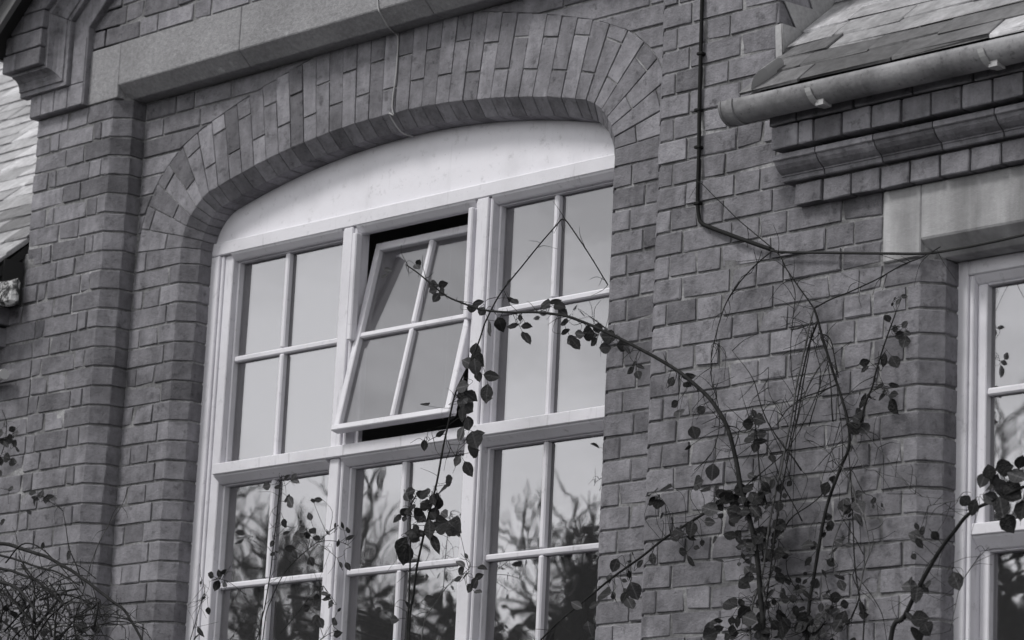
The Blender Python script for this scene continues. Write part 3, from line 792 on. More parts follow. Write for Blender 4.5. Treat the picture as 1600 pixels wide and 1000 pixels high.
# slate roofs of the wings
SA = math.radians(43); E_Y, E_Z = -.168, -.689
def slate_roof(owner, xa, xb, rows, gauge, dark_rows):  # lowest courses take the darkest slates, the next ones a medium tone
    d = Vector((0, math.cos(SA), math.sin(SA))); nn = Vector((0, -math.sin(SA), math.cos(SA))); e = Vector((0, E_Y, E_Z))
    Lr = rows * gauge
    q = [e + d * .03 - nn * .03, e + d * Lr - nn * .03, e + d * Lr, e + d * .03]
    base = put('roof', prism([(p.y, p.z) for p in q], xa, xb, 'x'), M['timber'], owner)
    meshes = []
    for wv in (.27, .36, .47):
        for v in range(2):
            bm = boxbm(-wv / 2 + .0015, wv / 2 - .0015, 0, .28, 0, .013, bev=.0022); rg = random.Random(v * 7 + int(wv * 100))
            for vv in bm.verts:
                if vv.co.y < .01: vv.co.y += rg.uniform(-.008, .008)
                vv.co.z += rg.uniform(-.0007, .0007)
            me_ = new_mesh('slate', bm, M['slate']); md_ = me_.copy(); md_.materials[0] = M['slate_dark']; mm_ = me_.copy(); mm_.materials[0] = M['slate_mid']; meshes.append((wv, (me_, mm_, md_)))
    hid = []
    for r_ in range(rows):
        x = xa - RNG.uniform(0, .2); s = r_ * gauge
        while x < xb:
            wv, mes = RNG.choice(meshes); q_ = r_ + RNG.gauss(0, .35); me = mes[2] if q_ < dark_rows else mes[1] if q_ < dark_rows + 1.6 else mes[0]; xc = x + wv / 2; x += wv
            if xc - wv / 2 < xa - .002 or xc + wv / 2 > xb + .02:
                if not (xc > xa and xc < xb): continue
                lo_, hi_ = max(xa, xc - wv / 2), min(xb, xc + wv / 2); sc_ = (hi_ - lo_) / wv; xc = (lo_ + hi_) / 2
            else: sc_ = 1
            p = e + d * (s + RNG.gauss(0, .003)) + nn * (.020 + RNG.gauss(0, .001)); p.x = xc
            rot = (SA - .055 + RNG.gauss(0, .004), RNG.gauss(0, .006), RNG.gauss(0, .014))
            big_ = seen(p, 10) and (p - CAM).length < 17
            if big_:
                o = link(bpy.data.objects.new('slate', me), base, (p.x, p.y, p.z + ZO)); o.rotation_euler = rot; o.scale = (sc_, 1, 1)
            else: hid.append((me, p, sc_))
    vs_, fs = [], []
    for me, p, sc_ in hid:
        R = Matrix.Translation(p) @ Matrix.Rotation(SA - .055, 4, 'X') @ Matrix.Diagonal((sc_, 1, 1, 1)); k = len(vs_)
        vs_ += [R @ v.co for v in me.vertices]; fs += [[k + i for i in f.vertices] for f in me.polygons]
    me = bpy.data.meshes.new('slate_covering'); me.from_pydata([(v.x, v.y, v.z + ZO) for v in vs_], [], fs); me.materials.append(M['slate'])
    tag(link(bpy.data.objects.new('slate_covering', me), base), kind='stuff')
    return base
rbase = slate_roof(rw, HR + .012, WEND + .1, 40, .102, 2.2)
# stepped lead flashing where the roof meets the hall
dl = Vector((math.cos(SA), math.sin(SA)))
def roof_z(y): return E_Z + (y - E_Y) * math.tan(SA) + .02
def atx(u, v, X):
    d_ = _f + _r * ((u - 800) / F_PX) + _u * ((500 - v) / F_PX); return CAM + d_ * ((X - CAM.x) / d_.x)
teeth = [(1224, 106), (1400, -60), (1330, -78), (1292, -22), (1256, -36), (1269, 15), (1225, 2), (1243, 44), (1221, 37)]
fl = put('flashing', prism([(q.y, q.z) for q in (atx(u, v, HR + .004) for u, v in teeth)], HR + .004, HR + .008, 'x'), M['lead'], rw)
put('lead_wrap', prism([(q.x, q.z) for q in (at(u, v, -.004) for u, v in ((1213, 41), (1222, 37), (1224, 104), (1214, 92)))], -.0095, -.0065, 'y'), M['lead'], fl)
# folded lead cap at the corner
bm = bmesh.new()
rr = [Vector((0, 0, 0))]
for k_ in range(9):
    an = math.pi * k_ / 8
for t_ in (0, 1):
    pass
ringA, ringB = [], []
for k_ in range(13):
    an = 2 * math.pi * k_ / 13
    cxk, czk = math.cos(an) * .034, math.sin(an) * .040
    qa, qb = at(1187, 128, -.17), at(1213, 110, -.11)
    ringA.append(bm.verts.new((qa.x + czk * .5, qa.y + cxk, qa.z + czk))); ringB.append(bm.verts.new((qb.x + czk * .4, qb.y + cxk, qb.z + czk)))
bm.faces.new(ringA); bm.faces.new(ringB[::-1])
for k_ in range(13): bm.faces.new((ringA[k_], ringB[k_], ringB[(k_ + 1) % 13], ringA[(k_ + 1) % 13]))
bmesh.ops.recalc_face_normals(bm, faces=bm.faces[:]); bevel(bm, .002); put('lead_cap', bm, M['bracket'], fl)

# half round gutters
def gutter(owner, xa, xb, capside, zdrop=0):
    yc_, zc_, r = -.170, -.708, .052
    bm = bmesh.new(); n = 14; N = 26; rings = []
    for i in range(N + 1):
        x = xa + (xb - xa) * i / N; rg = []
        for ri in (r, r - .006):
            for k in range(n + 1):
                an = math.pi - .25 + (math.pi + .5) * k / n
                wob = 1 + .010 * noise.noise(Vector((x * 6, k * .6, 3.1)))
                rg.append(bm.verts.new((x, yc_ + ri * wob * math.cos(an), zc_ + ri * wob * math.sin(an) - zdrop * (x - xa))))
        rings.append(rg)
    m = n + 1
    for A_, B_ in zip(rings, rings[1:]):
        for k in range(n):
            bm.faces.new((A_[k], B_[k], B_[k + 1], A_[k + 1])); bm.faces.new((A_[m + k], A_[m + k + 1], B_[m + k + 1], B_[m + k]))
        bm.faces.new((A_[0], A_[m], B_[m], B_[0])); bm.faces.new((A_[n], B_[n], B_[m + n], A_[m + n]))
    bmesh.ops.recalc_face_normals(bm, faces=bm.faces[:])
    g_ = put('gutter', bm, M['iron'], owner, smooth=True)
    xe = xa if capside < 0 else xb
    for nm, w0, w1, rr_ in (('end_cap', 0, .006, r + .002), ('collar', .035, .055, r + .005)):
        s = -capside
        pts = [(yc_ + rr_ * math.cos(math.pi - .25 + (math.pi + .5) * k / 18), zc_ + rr_ * math.sin(math.pi - .25 + (math.pi + .5) * k / 18)) for k in range(19)]
        if nm == 'end_cap': put(nm, prism(pts, min(xe - .003, xe + s * w1), max(xe - .003, xe + s * w1), 'x'), M['iron'], g_)
        else:
            inn = [(yc_ + (r - .001) * math.cos(math.pi - .25 + (math.pi + .5) * k / 18), zc_ + (r - .001) * math.sin(math.pi - .25 + (math.pi + .5) * k / 18)) for k in range(18, -1, -1)]
            put(nm, prism(pts + inn, min(xe + s * w0, xe + s * w1), max(xe + s * w0, xe + s * w1), 'x'), M['iron'], g_)
    return g_
gr = gutter(rw, .450, WEND + .12, -1, .004)
def bracket(xb_, owner):
    # strap folded round the front of the gutter, with its foot under it
    bm = bmesh.new(); yc_, zc_, r = -.170, -.708 - .004 * (xb_ - .4), .0545
    pts = [Vector((xb_ + .012 * (k / 7), yc_ + r * math.cos(a_), zc_ + r * math.sin(a_))) for k, a_ in enumerate([math.radians(188 + 12 * k) for k in range(8)])]
    for w_ in (0,):
        vs1 = [bm.verts.new(p) for p in pts]; vs2 = [bm.verts.new(p + Vector((.021, 0, 0))) for p in pts]
        vs3 = [bm.verts.new(p + (p - Vector((p.x, yc_, zc_))).normalized() * .004) for p in pts]; vs4 = [bm.verts.new(p + Vector((.021, 0, 0)) + (p - Vector((p.x, yc_, zc_))).normalized() * .004) for p in pts]
        for k in range(7):
            for A_, B_ in ((vs1, vs2), (vs2, vs4), (vs4, vs3), (vs3, vs1)): bm.faces.new((A_[k], A_[k + 1], B_[k + 1], B_[k]))
        bm.faces.new((vs1[0], vs2[0], vs4[0], vs3[0])); bm.faces.new((vs1[7], vs3[7], vs4[7], vs2[7]))
    box(bm, xb_ + .022, xb_ + .052, yc_ - .03, yc_ + .01, zc_ - r - .006, zc_ - r + .012)
    bmesh.ops.recalc_face_normals(bm, faces=bm.faces[:]); put('bracket', bm, M['bracket'], owner)
bracket(at(1252, 165, -.24).x, gr); bracket(at(1522, 102, -.24).x, gr)
# wing roof fascia closes the eaves
put('fascia', boxbm(.57, WEND, -.10, -.06, -.699, -.64), M['timber'], rw)

# ------------------------------------------------------------------ the wing on the left
lw = empty('side_wing', -6.5, 1.5, 'slate-roofed brick wing at the left edge behind the pier', 'building')
wl = Wall('wall', lw); LEND = -9.2
coreb(wl, LEND, HL + cr_ - .0002, cr_, .3, GZ, -.56); coreb(wl, LEND, LEND + .3, .3, 6, GZ, -.70); coreb(wl, LEND, HL, 6, 6.2, GZ, -.7)
for k in range(9, KB):
    x = LEFT_FROM.get(k, HL); i = k
    while x > LEND:
        ln = (S_ if i % 2 else Hd); wl.brick(x - ln, x, -(k + 1) * H, -k * H, 0); x -= ln; i += 1
wl.build()
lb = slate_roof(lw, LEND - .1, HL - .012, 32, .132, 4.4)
cornl = put('cornice', boxbm(LEND, -3.60, -.02, .2, -1.0, -.70), M['mortar'], lw)
for nm, z0, z1, yf, xe in (('corbel_course', -.8485, -.778, -.122, -3.535), ('corbel_course', -.938, -.861, -.075, -3.55), ('corbel_course', -1.0125, -.946, -.034, -3.575)):
    x = xe
    for i in range(6):
        put('brick', boxbm(x - Hd + .004, x - .004, yf, .1, z0, z1, bev=.0030, jit=.0014), M['moulded'], cornl); x -= Hd
gl = gutter(lw, LEND, -3.475, 1, 0)
put('fascia', boxbm(LEND, HL - .004, -.10, -.004, -.775, -.60), M['timber'], lw)
# weathered plaster stop under the eaves and a lead apron on the last slates
a_ = at(17, 455, -.11)
bm = boxbm(a_.x - .16, a_.x + .05, -.13, -.1, a_.z - .06, a_.z + .045, bev=.010, jit=.006)
put('eaves_stop', bm, M['flake'], lw)
a_ = at(4, 585, -.06); bm = bmesh.new(); tube(bm, [Vector((a_.x - .12, -.03, a_.z - .02)), Vector((a_.x - .05, -.045, a_.z)), Vector((a_.x + .012, -.06, a_.z))], .022, sides=12)
put('overflow_pipe', bm, M['pipe'], lw, smooth=False)

# ------------------------------------------------------------------ cables and wires on the wall
def wire(name, pts, r, mat, label, cat, r1=None, smooth=6):
    bm = bmesh.new(); tube(bm, catmull(pts, smooth), r, r1, 8)
    return tag(put(name, bm, M[mat], None, True), label, cat)
def ap(L_, Y): return [at(u, v, Y) for u, v in L_]
cb = wire('cable', [at(1101, -190, -.012)] + ap([(1098, -60), (1097, 0), (1095, 80), (1093, 160), (1092, 240), (1090, 310), (1092, 338), (1097, 349), (1112, 356)], -.012) + ap([(1160, 374), (1208, 391)], -.02), .0068, 'cable',
          'black cable running down the brick pier right of the arch', 'cable')
for q in ((1095, 84), (1091, 172), (1091, 230), (1090, 318)):
    a_ = at(q[0], q[1], -.012); bm = boxbm(a_.x - .012, a_.x + .012, -.021, .0, a_.z - .005, a_.z + .005, bev=.002); put('clip', bm, M['cable'], cb)
wire('wire', ap([(1205, 391), (1225, 394), (1300, 395), (1380, 396), (1445, 396)], -.025) + ap([(1500, 388), (1560, 376), (1640, 358), (1800, 322)], -.03), .0045, 'wire',
     'thin taut wire running right across the end of the lintel', 'wire', smooth=4)
wire('cord', ap([(588, -20), (590, 0), (591, 12)], -.008) + [at(593, 19, -.006), at(600, 31, .022), at(608, 44, .052), at(616, 51, .100)] +
     ap([(622, 60), (620, 100), (618, 125), (614, 150), (613, 170), (615, 180)], .113) + [Vector((-1.452, .114, -.306)), Vector((-1.445, .170, -.362)), Vector((-1.44, .232, -.366))] , .0028, 'cord',
     'thin pale cord hanging over the stone band and arch crown', 'cord', smooth=3)

# ------------------------------------------------------------------ climbing roses
def leaf_mesh(seed, wide):
    rg = random.Random(seed); bm = bmesh.new(); n = 9
    prof_ = [0, .22, .38, .47, .50, .48, .41, .30, .15, 0]; cup = rg.uniform(.05, .28); bend = rg.uniform(-.4, .12); tw = rg.uniform(-.35, .35)
    rows = []
    for i in range(n + 1):
        t = i / n; wdt = prof_[i] * wide; z0 = bend * t * t
        row = []
        for j in (-1, -.5, 0, .5, 1):
            e = (rg.uniform(.96, 1.05) if abs(j) == 1 else 1)
            zz = z0 + abs(j) * cup * wdt + j * tw * wdt * t + (rg.uniform(-.02, .02) if abs(j) == 1 else 0)
            row.append((j * wdt * e, t + (.02 * (i % 2) if abs(j) == 1 else 0), zz))
        rows.append([bm.verts.new(row[2])] if i in (0, n) else [bm.verts.new(p) for p in row])
    for A_, B_ in zip(rows, rows[1:]):
        for k in range(4):
            if len(A_) == 1: bm.faces.new((A_[0], B_[k + 1], B_[k]))
            elif len(B_) == 1: bm.faces.new((A_[k], A_[k + 1], B_[0]))
            else: bm.faces.new((A_[k], A_[k + 1], B_[k + 1], B_[k]))
    return new_mesh('leaf', bm, M['leaf'], True)
LEAF_R = [leaf_mesh(s, w_) for s, w_ in ((1, .74), (2, .84), (3, .68), (4, .78))]
LEAF_N = [leaf_mesh(s, w_) for s, w_ in ((5, .46), (6, .52), (7, .42), (8, .58))]
class Plant:
    def __init__(s, name, x, y, label, cat, Y, group=None):
        s.e = empty(name, x, y, label, cat, group); s.Y = Y; s.nodes = []; s.bases = []
    def stem(s, L_, r0, r1=None, mat='stem', Y=None, root=False, dY=0.0, name='stem', sides=7, n=5, kink=.002):
        Yv = s.Y if Y is None else Y; N = len(L_)
        pts = [at(u, v, Yv + dY * i / max(1, N - 1)) for i, (u, v) in enumerate(L_)]
        if root:
            p = pts[0]; q = pts[1] - pts[0]; mids = []
            b = Vector((s.e.location.x + RNG.uniform(-.1, .1), Yv + RNG.uniform(-.05, .02), GZ))
            for t in (0, .3, .6, .85): mids.append(b.lerp(p, t) + Vector((RNG.uniform(-.03, .03), RNG.uniform(-.02, .02), 0)) * (1 if t else 0))
            pts = mids + pts
        cv = catmull(pts, n)
        cv = [c + Vector((noise.noise(c * 9), noise.noise(c * 9 + Vector((5, 1, 2))), noise.noise(c * 9 + Vector((1, 7, 3))))) * kink for c in cv]
        bm = bmesh.new(); tube(bm, cv, r0, r1 if r1 is not None else r0 * .6, sides)
        # thorns
        if r0 > .003:
            for c0, c1 in zip(cv[::3], cv[1::3]):
                if c0.z < -2.6: continue
                t_ = (c1 - c0).normalized() if (c1 - c0).length > 1e-6 else Vector((0, 0, 1)); sd_ = t_.cross(Vector((RNG.uniform(-1, 1), RNG.uniform(-1, 1), RNG.uniform(-1, 1)))).normalized()
                tube(bm, [c0, c0 + sd_ * (r0 + .006) - t_ * .002], .0016, .0003, 4)
        put(name, bm, M[mat], s.e, True); s.nodes += [c for c in cv if c.z > -2.6]; return cv
    def leaf(s, u, v, ln, ang, rnd_=None, Y=None, face=None):
        """centre pixel, length in pixels, direction of the tip in the picture (degrees, 0 = right, 90 = up)"""
        Yv = (s.Y if Y is None else Y) + RNG.uniform(-.03, .02)
        c = at(u, v, Yv); a_ = math.radians(ang)
        d = at(u + math.cos(a_) * ln, v - math.sin(a_) * ln, Yv) - c; L_ = d.length; d.normalize()
        f = Vector((.55 + RNG.gauss(0, .45), -1, .1 + RNG.gauss(0, .5))) if face is None else Vector(face)
        d2 = (d + Vector((0, RNG.gauss(0, .25), 0))).normalized()
        f = (f - d2 * f.dot(d2)).normalized(); xx = d2.cross(f)
        R = Matrix((xx, d2, f)).transposed().to_4x4()
        rr_ = RNG.random() < .6 if rnd_ is None else rnd_
        o = bpy.data.objects.new('leaf', RNG.choice(LEAF_R if rr_ else LEAF_N)); p0 = c - d2 * L_ * .5
        link(o, s.e, (p0.x, p0.y, p0.z + ZO)); o.rotation_euler = R.to_euler(); o.scale = (L_ * .88,) * 3; s.bases.append((p0, d2))
    def leaves(s, rows, **k):
        for r_ in rows: s.leaf(*r_, **k)
    def spray(s, u, v, n, R_, ln=22, Y=None, rnd_=None):
        for i in range(n):
            s.leaf(u + RNG.gauss(0, R_ * 1.25), v + RNG.gauss(0, R_ * 1.1), ln * RNG.choice((.5, .65, .8, .9, 1.05)), RNG.uniform(0, 360), rnd_, Y)
    def petioles(s):
        bm = bmesh.new()
        for p0, d in s.bases:
            q = min(s.nodes, key=lambda c: (c - p0).length_squared)
            if (q - p0).length > .16: continue
            m_ = p0 - d * min(.03, (q - p0).length * .5) + (q - p0) * .35
            tube(bm, catmull([q, m_, p0], 3), .0010, .0007, 4)
        tag(put('leaf_stalks', bm, M['stem'], s.e, True), kind='stuff')
    def twigs(s, n, ln, r=.0012, lo=None, mat='stem'):
        """hair-thin side shoots, one piece"""
        bm = bmesh.new(); nd = s.nodes if lo is None else [p for p in s.nodes if lo(p)]
        if not nd: return
        for i in range(n):
            p = RNG.choice(nd); d = Vector((RNG.gauss(0, 1), RNG.gauss(0, .25) - .1, RNG.gauss(-.1, 1))).normalized(); L_ = ln * RNG.uniform(.4, 1.5)
            m_ = p + d * L_ * .5 + Vector((RNG.gauss(0, .1), RNG.gauss(0, .05), RNG.gauss(0, .1))) * L_
            tube(bm, catmull([p, m_, p + d * L_ + Vector((0, 0, -.12 * L_))], 3), r, r * .5, 4)
        tag(put('twigs', bm, M[mat], s.e, True), kind='stuff')

# 1: rose on the brick pier, one long cane arching left across the window
p = Plant('climbing_rose', at(1190, 1000, -.15).x, -.15, 'climbing rose on the brick pier, one long cane arching left over the window', 'climbing plant', -.10)
p.stem([(1192, 1000), (1188, 930), (1180, 850), (1168, 800), (1157, 760), (1149, 715), (1135, 665), (1112, 627), (1085, 600), (1050, 574), (1000, 545), (960, 525), (920, 507), (880, 493), (840, 488), (800, 488), (765, 486), (735, 478), (700, 464), (675, 445), (655, 428), (634, 414)], .0098, .0022, root=True, dY=-.06)
p.stem([(1160, 765), (1120, 790), (1080, 815), (1040, 840), (1010, 864), (970, 893), (935, 920), (905, 945), (870, 975), (845, 1000)], .0046, .0030)
p.stem([(1172, 985), (1190, 900), (1205, 805), (1222, 725), (1236, 655), (1246, 600), (1258, 540), (1266, 505), (1271, 484)], .0042, .0026, mat='pale', root=True)
p.stem([(1192, 1000), (1202, 900), (1216, 800), (1230, 720), (1248, 640), (1262, 560), (1268, 515)], .0036, .0018, root=True)
p.stem([(1198, 790), (1188, 745), (1184, 700), (1180, 660), (1176, 638)], .0030, .0012)
p.stem([(1160, 762), (1200, 730), (1235, 695), (1275, 620), (1295, 560)], .0020, .0010)
p.stem([(1135, 665), (1150, 668), (1162, 676), (1185, 668)], .0018, .0010)
p.leaves([(1062, 648, 24, -70), (1113, 740, 33, -100, True), (1085, 678, 26, -80), (1075, 700, 14, -120), (1050, 595, 20, 60), (1078, 588, 22, 10), (1048, 602, 16, 200), (1075, 602, 16, -30), (1053, 632, 18, 220), (1097, 640, 18, 30),
          (985, 580, 18, -130), (997, 585, 16, -60), (992, 568, 16, 60), (1000, 572, 14, -20), (975, 540, 22, 0), (950, 527, 26, 180), (980, 545, 18, -40), (935, 512, 20, 100), (920, 520, 24, 175), (928, 535, 22, -140), (945, 543, 18, 180), (900, 538, 22, -60), (893, 532, 20, 215), (905, 522, 22, 170), (885, 518, 18, 30), (882, 505, 16, 210),
          (823, 530, 28, -62, False), (800, 510, 20, 200, False), (823, 508, 16, 20), (813, 496, 14, 95, False), (782, 508, 26, -80), (766, 515, 30, -75, True), (852, 476, 20, 185), (868, 471, 18, 20), (875, 478, 20, -5), (880, 488, 16, -40),
          (745, 478, 18, 30), (752, 488, 20, -120), (735, 482, 14, 170), (750, 472, 16, 20), (676, 446, 18, 185), (692, 444, 14, 25), (676, 455, 20, 190), (681, 466, 20, -120, True), (692, 457, 22, -50), (652, 418, 14, -50), (605, 422, 16, 170, False), (655, 410, 14, 60), (600, 432, 12, 200)])
p.leaves([(1170, 660, 20, 200), (1185, 655, 22, -20, True), (1168, 662, 18, 180, True), (1175, 685, 28, 175), (1172, 655, 18, 90), (1192, 678, 18, 5), (1180, 700, 22, -100), (1200, 700, 14, 60), (1207, 718, 22, -55), (1188, 690, 22, 10), (1178, 645, 16, 120)])
p.leaves([(1040, 765, 24, 200, True), (1016, 768, 26, 170, True), (1028, 790, 26, -80, True), (1018, 782, 18, -130), (1080, 828, 32, -85, True), (1055, 838, 24, 210), (1060, 830, 20, 160), (1020, 875, 24, -90, True), (992, 925, 34, -80, True), (985, 945, 26, -60, True), (975, 935, 24, -110), (945, 930, 28, 190, True), (930, 945, 24, 20), (900, 945, 22, 150), (960, 885, 28, -110), (1000, 880, 18, 60), (1065, 862, 18, 180), (1080, 878, 22, -60), (920, 985, 30, -90, True), (860, 995, 26, 60)])
p.spray(1140, 775, 14, 15, 26, rnd_=True); p.spray(1195, 770, 16, 17, 26, rnd_=True); p.spray(1165, 815, 8, 14, 30, rnd_=True); p.spray(1195, 835, 9, 14, 28, rnd_=True); p.spray(1185, 880, 9, 16, 26, rnd_=True); p.spray(1190, 925, 6, 16, 22, rnd_=True)
p.spray(1160, 980, 14, 18, 28, rnd_=True); p.spray(1120, 985, 5, 10, 26, rnd_=True)
p.spray(1150, 800, 16, 26, 18); p.spray(1190, 860, 16, 20, 18); p.spray(1180, 950, 18, 26, 18); p.spray(1080, 830, 10, 26, 15); p.spray(985, 915, 8, 22, 16)
p.twigs(120, .08, .0013)
p.petioles()

# 2: rose tied to the wall right of it
p = Plant('climbing_rose', at(1290, 1000, -.10).x, -.10, 'twiggy climbing rose tied to the wall below the wires, left of the sash window', 'climbing plant', -.055)
p.stem([(1262, 985), (1272, 900), (1290, 800), (1312, 735), (1326, 700), (1325, 662), (1312, 612), (1292, 552), (1278, 500), (1271, 480)], .0064, .0036, root=True)
p.stem([(1350, 985), (1342, 930), (1335, 880), (1333, 820), (1330, 750), (1326, 705)], .0028, .0018, root=True)
p.stem([(1345, 660), (1352, 632), (1363, 605), (1368, 582), (1378, 548), (1392, 510), (1400, 488)], .0038, .0018, Y=-.07)
p.stem([(1326, 660), (1340, 670), (1345, 662)], .003, .003, Y=-.08)
p.stem([(1310, 600), (1280, 612), (1255, 622), (1230, 640), (1213, 665)], .0026, .0012)
p.stem([(1290, 558), (1270, 590), (1255, 625), (1244, 665), (1243, 690)], .0026, .0012, mat='pale')
p.stem([(1278, 500), (1262, 545), (1248, 615), (1240, 660), (1228, 720)], .0034, .0016)
p.stem([(1272, 482), (1300, 467), (1330, 455), (1370, 436), (1410, 414), (1440, 402), (1470, 385)], .0026, .0016, Y=-.03)
p.stem([(1272, 482), (1258, 462), (1245, 445), (1228, 420), (1216, 397), (1180, 366), (1150, 340), (1120, 310), (1100, 290), (1090, 283)], .0024, .0014, Y=-.03)
p.stem([(1232, 428), (1242, 458), (1240, 490), (1236, 540), (1237, 580), (1243, 612)], .0016, .0010, Y=-.03)
p.stem([(1205, 393), (1190, 405), (1172, 422), (1150, 448), (1135, 472), (1125, 500), (1116, 535), (1111, 560), (1112, 595), (1120, 622), (1124, 650), (1122, 680), (1110, 712), (1085, 735)], .0022, .0010, Y=-.03)
p.stem([(1236, 515), (1250, 512), (1268, 505)], .0022, .0016); p.stem([(1278, 520), (1296, 528), (1304, 560), (1310, 590)], .0022, .0016)
p.stem([(1328, 690), (1350, 730), (1368, 735), (1385, 742), (1410, 748), (1435, 762)], .0014, .0008, mat='pale', Y=-.04)
p.stem([(1322, 655), (1345, 670), (1365, 690), (1385, 715), (1410, 750), (1430, 772), (1460, 778), (1497, 780)], .0014, .0007, mat='pale', Y=-.05)
p.stem([(1333, 760), (1345, 790), (1355, 830), (1358, 860), (1352, 880)], .0016, .0009, mat='pale'); p.stem([(1335, 740), (1350, 770), (1362, 775), (1370, 790)], .0014, .0008)
p.stem([(1338, 900), (1362, 930), (1378, 960), (1385, 1000)], .0016, .0009)
p.stem([(1312, 660), (1300, 700), (1288, 735), (1282, 760)], .0012, .0008); p.stem([(1243, 670), (1240, 760), (1238, 825)], .0011, .0008)
p.leaves([(1398, 464, 15, 190, False), (1414, 463, 13, 0, False), (1403, 473, 17, -110, False), (1394, 476, 8, 240), (1386, 496, 17, 120, True), (1397, 514, 17, 185, True), (1415, 507, 16, 60, True), (1405, 524, 18, -150, True), (1419, 521, 15, -25, False), (1413, 536, 26, -100, True),
          (1382, 560, 30, 80, False), (1399, 567, 26, -60, True), (1352, 566, 18, 20, True), (1349, 577, 20, 215), (1374, 604, 18, 180, True), (1398, 602, 18, -10, False), (1375, 620, 22, 205, False), (1398, 617, 24, 0, False), (1394, 636, 30, -70, True), (1345, 632, 22, 240, False), (1350, 622, 20, 60, False), (1342, 645, 18, 200),
          (1318, 788, 26, 90, True), (1342, 790, 28, -40, True), (1343, 812, 26, -60), (1322, 796, 24, -120, True), (1338, 772, 18, 200, True), (1289, 764, 26, -100, True), (1303, 748, 18, 60), (1293, 805, 20, 100, True), (1298, 822, 20, -80, True), (1258, 850, 22, 180, True), (1272, 852, 18, 0, True), (1262, 878, 22, -110), (1287, 836, 14, 240), (1332, 668, 26, 120), (1350, 672, 26, -50), (1340, 655, 20, 150, True), (1300, 880, 20, -30, False), (1310, 902, 24, 190, True), (1248, 922, 24, 200), (1225, 862, 18, 170, True), (1228, 868, 16, 10), (1222, 928, 22, -60), (1330, 700, 16, 60), (1316, 842, 14, 200)])
p.spray(1262, 965, 22, 26, 28, rnd_=True); p.spray(1215, 975, 14, 18, 26, rnd_=True); p.spray(1320, 985, 12, 18, 24, rnd_=True); p.spray(1205, 850, 4, 8, 22, rnd_=True); p.spray(1290, 945, 6, 18, 24)
p.spray(1290, 890, 14, 34, 16); p.spray(1250, 960, 22, 34, 18); p.spray(1330, 800, 8, 22, 15); p.spray(1385, 590, 6, 26, 13)
for i in range(20):
    u0, v0 = RNG.uniform(1180, 1360), RNG.uniform(640, 1000); du, dv = RNG.gauss(10, 45), -RNG.uniform(60, 190)
    p.stem([(u0, v0), (u0 + du * .4 + RNG.gauss(0, 9), v0 + dv * .4), (u0 + du * .8 + RNG.gauss(0, 9), v0 + dv * .75), (u0 + du, max(490, v0 + dv))], RNG.choice((.0014, .0018, .0024, .003)), .0008, mat=RNG.choice(['stem', 'pale', 'stem']), Y=-RNG.uniform(.025, .08), sides=5, n=4, kink=.008)
p.twigs(130, .08, .0013, lambda q: q.z > -1.85); p.twigs(90, .07, .0012)
p.petioles()

# 3: rose in front of the middle of the big window
p = Plant('climbing_rose', at(640, 1000, -.2).x, -.2, 'thin rose in front of the arched window below the open light, round dark leaves', 'climbing plant', -.12)
p.stem([(637, 1000), (639, 940), (641, 880), (641, 820), (643, 790), (650, 775)], .0042, .0024, root=True)
p.stem([(640, 985), (646, 930), (653, 880), (662, 835), (668, 812), (676, 780), (684, 745), (692, 700), (700, 665), (710, 620), (722, 590), (738, 560), (750, 528), (760, 500), (785, 455), (820, 410), (850, 374), (877, 343)], .0046, .0022, root=True)
p.stem([(877, 343), (885, 346), (905, 374), (930, 412), (950, 445)], .0024, .0020); p.stem([(658, 1000), (664, 968), (682, 940), (700, 915), (716, 903), (735, 885), (728, 872)], .0022, .0010, mat='pale')
p.stem([(700, 690), (705, 702), (712, 712)], .0016, .001); p.stem([(697, 678), (680, 683), (668, 690), (664, 698)], .0012, .0008); p.stem([(788, 455), (793, 466), (797, 478)], .0012, .0008)
p.leaves([(743, 545, 26, 80, True), (746, 562, 26, -60, True), (730, 566, 22, 150, True), (742, 575, 30, -90, True), (748, 590, 24, -70), (770, 588, 30, -10, False), (760, 617, 36, -95, True), (722, 605, 22, 200, True), (728, 628, 24, 20, True), (735, 640, 22, -40), (723, 648, 32, -100, True), (732, 660, 28, 100, True), (720, 680, 30, -110, True), (742, 690, 34, -80, True), (735, 705, 26, 190, True), (745, 678, 24, 40), (733, 735, 32, -65, False), (715, 722, 22, -110, True), (663, 697, 22, -100, False), (688, 678, 18, 30), (800, 470, 16, -40, False), (805, 472, 20, -30), (795, 440, 14, 60, False), (720, 620, 18, 160), (736, 618, 20, -30, True)])
p.spray(668, 788, 18, 18, 24, rnd_=True); p.spray(640, 800, 8, 10, 20); p.leaves([(632, 868, 40, -100, True), (628, 850, 34, 60, True), (650, 832, 30, 10), (650, 842, 24, -30), (713, 826, 34, -40, True), (690, 820, 32, 200, True), (672, 830, 40, -90, False), (680, 850, 34, -70, False), (703, 750, 22, 20), (690, 765, 24, -160), (615, 968, 14, 0), (640, 945, 14, 20), (672, 935, 18, 10, False), (668, 902, 16, 0)])
p.leaves([(718, 878, 22, 130, False), (730, 897, 22, 60, False), (722, 890, 22, 50, False), (742, 910, 24, 50, True), (733, 920, 20, -120), (728, 868, 12, 120, False), (752, 885, 20, 0, False), (750, 900, 18, 20, False), (748, 925, 18, -10), (715, 905, 14, 200, False)])
p.spray(660, 800, 10, 22, 16); p.spray(722, 640, 8, 14, 16); p.twigs(60, .07)
p.petioles()

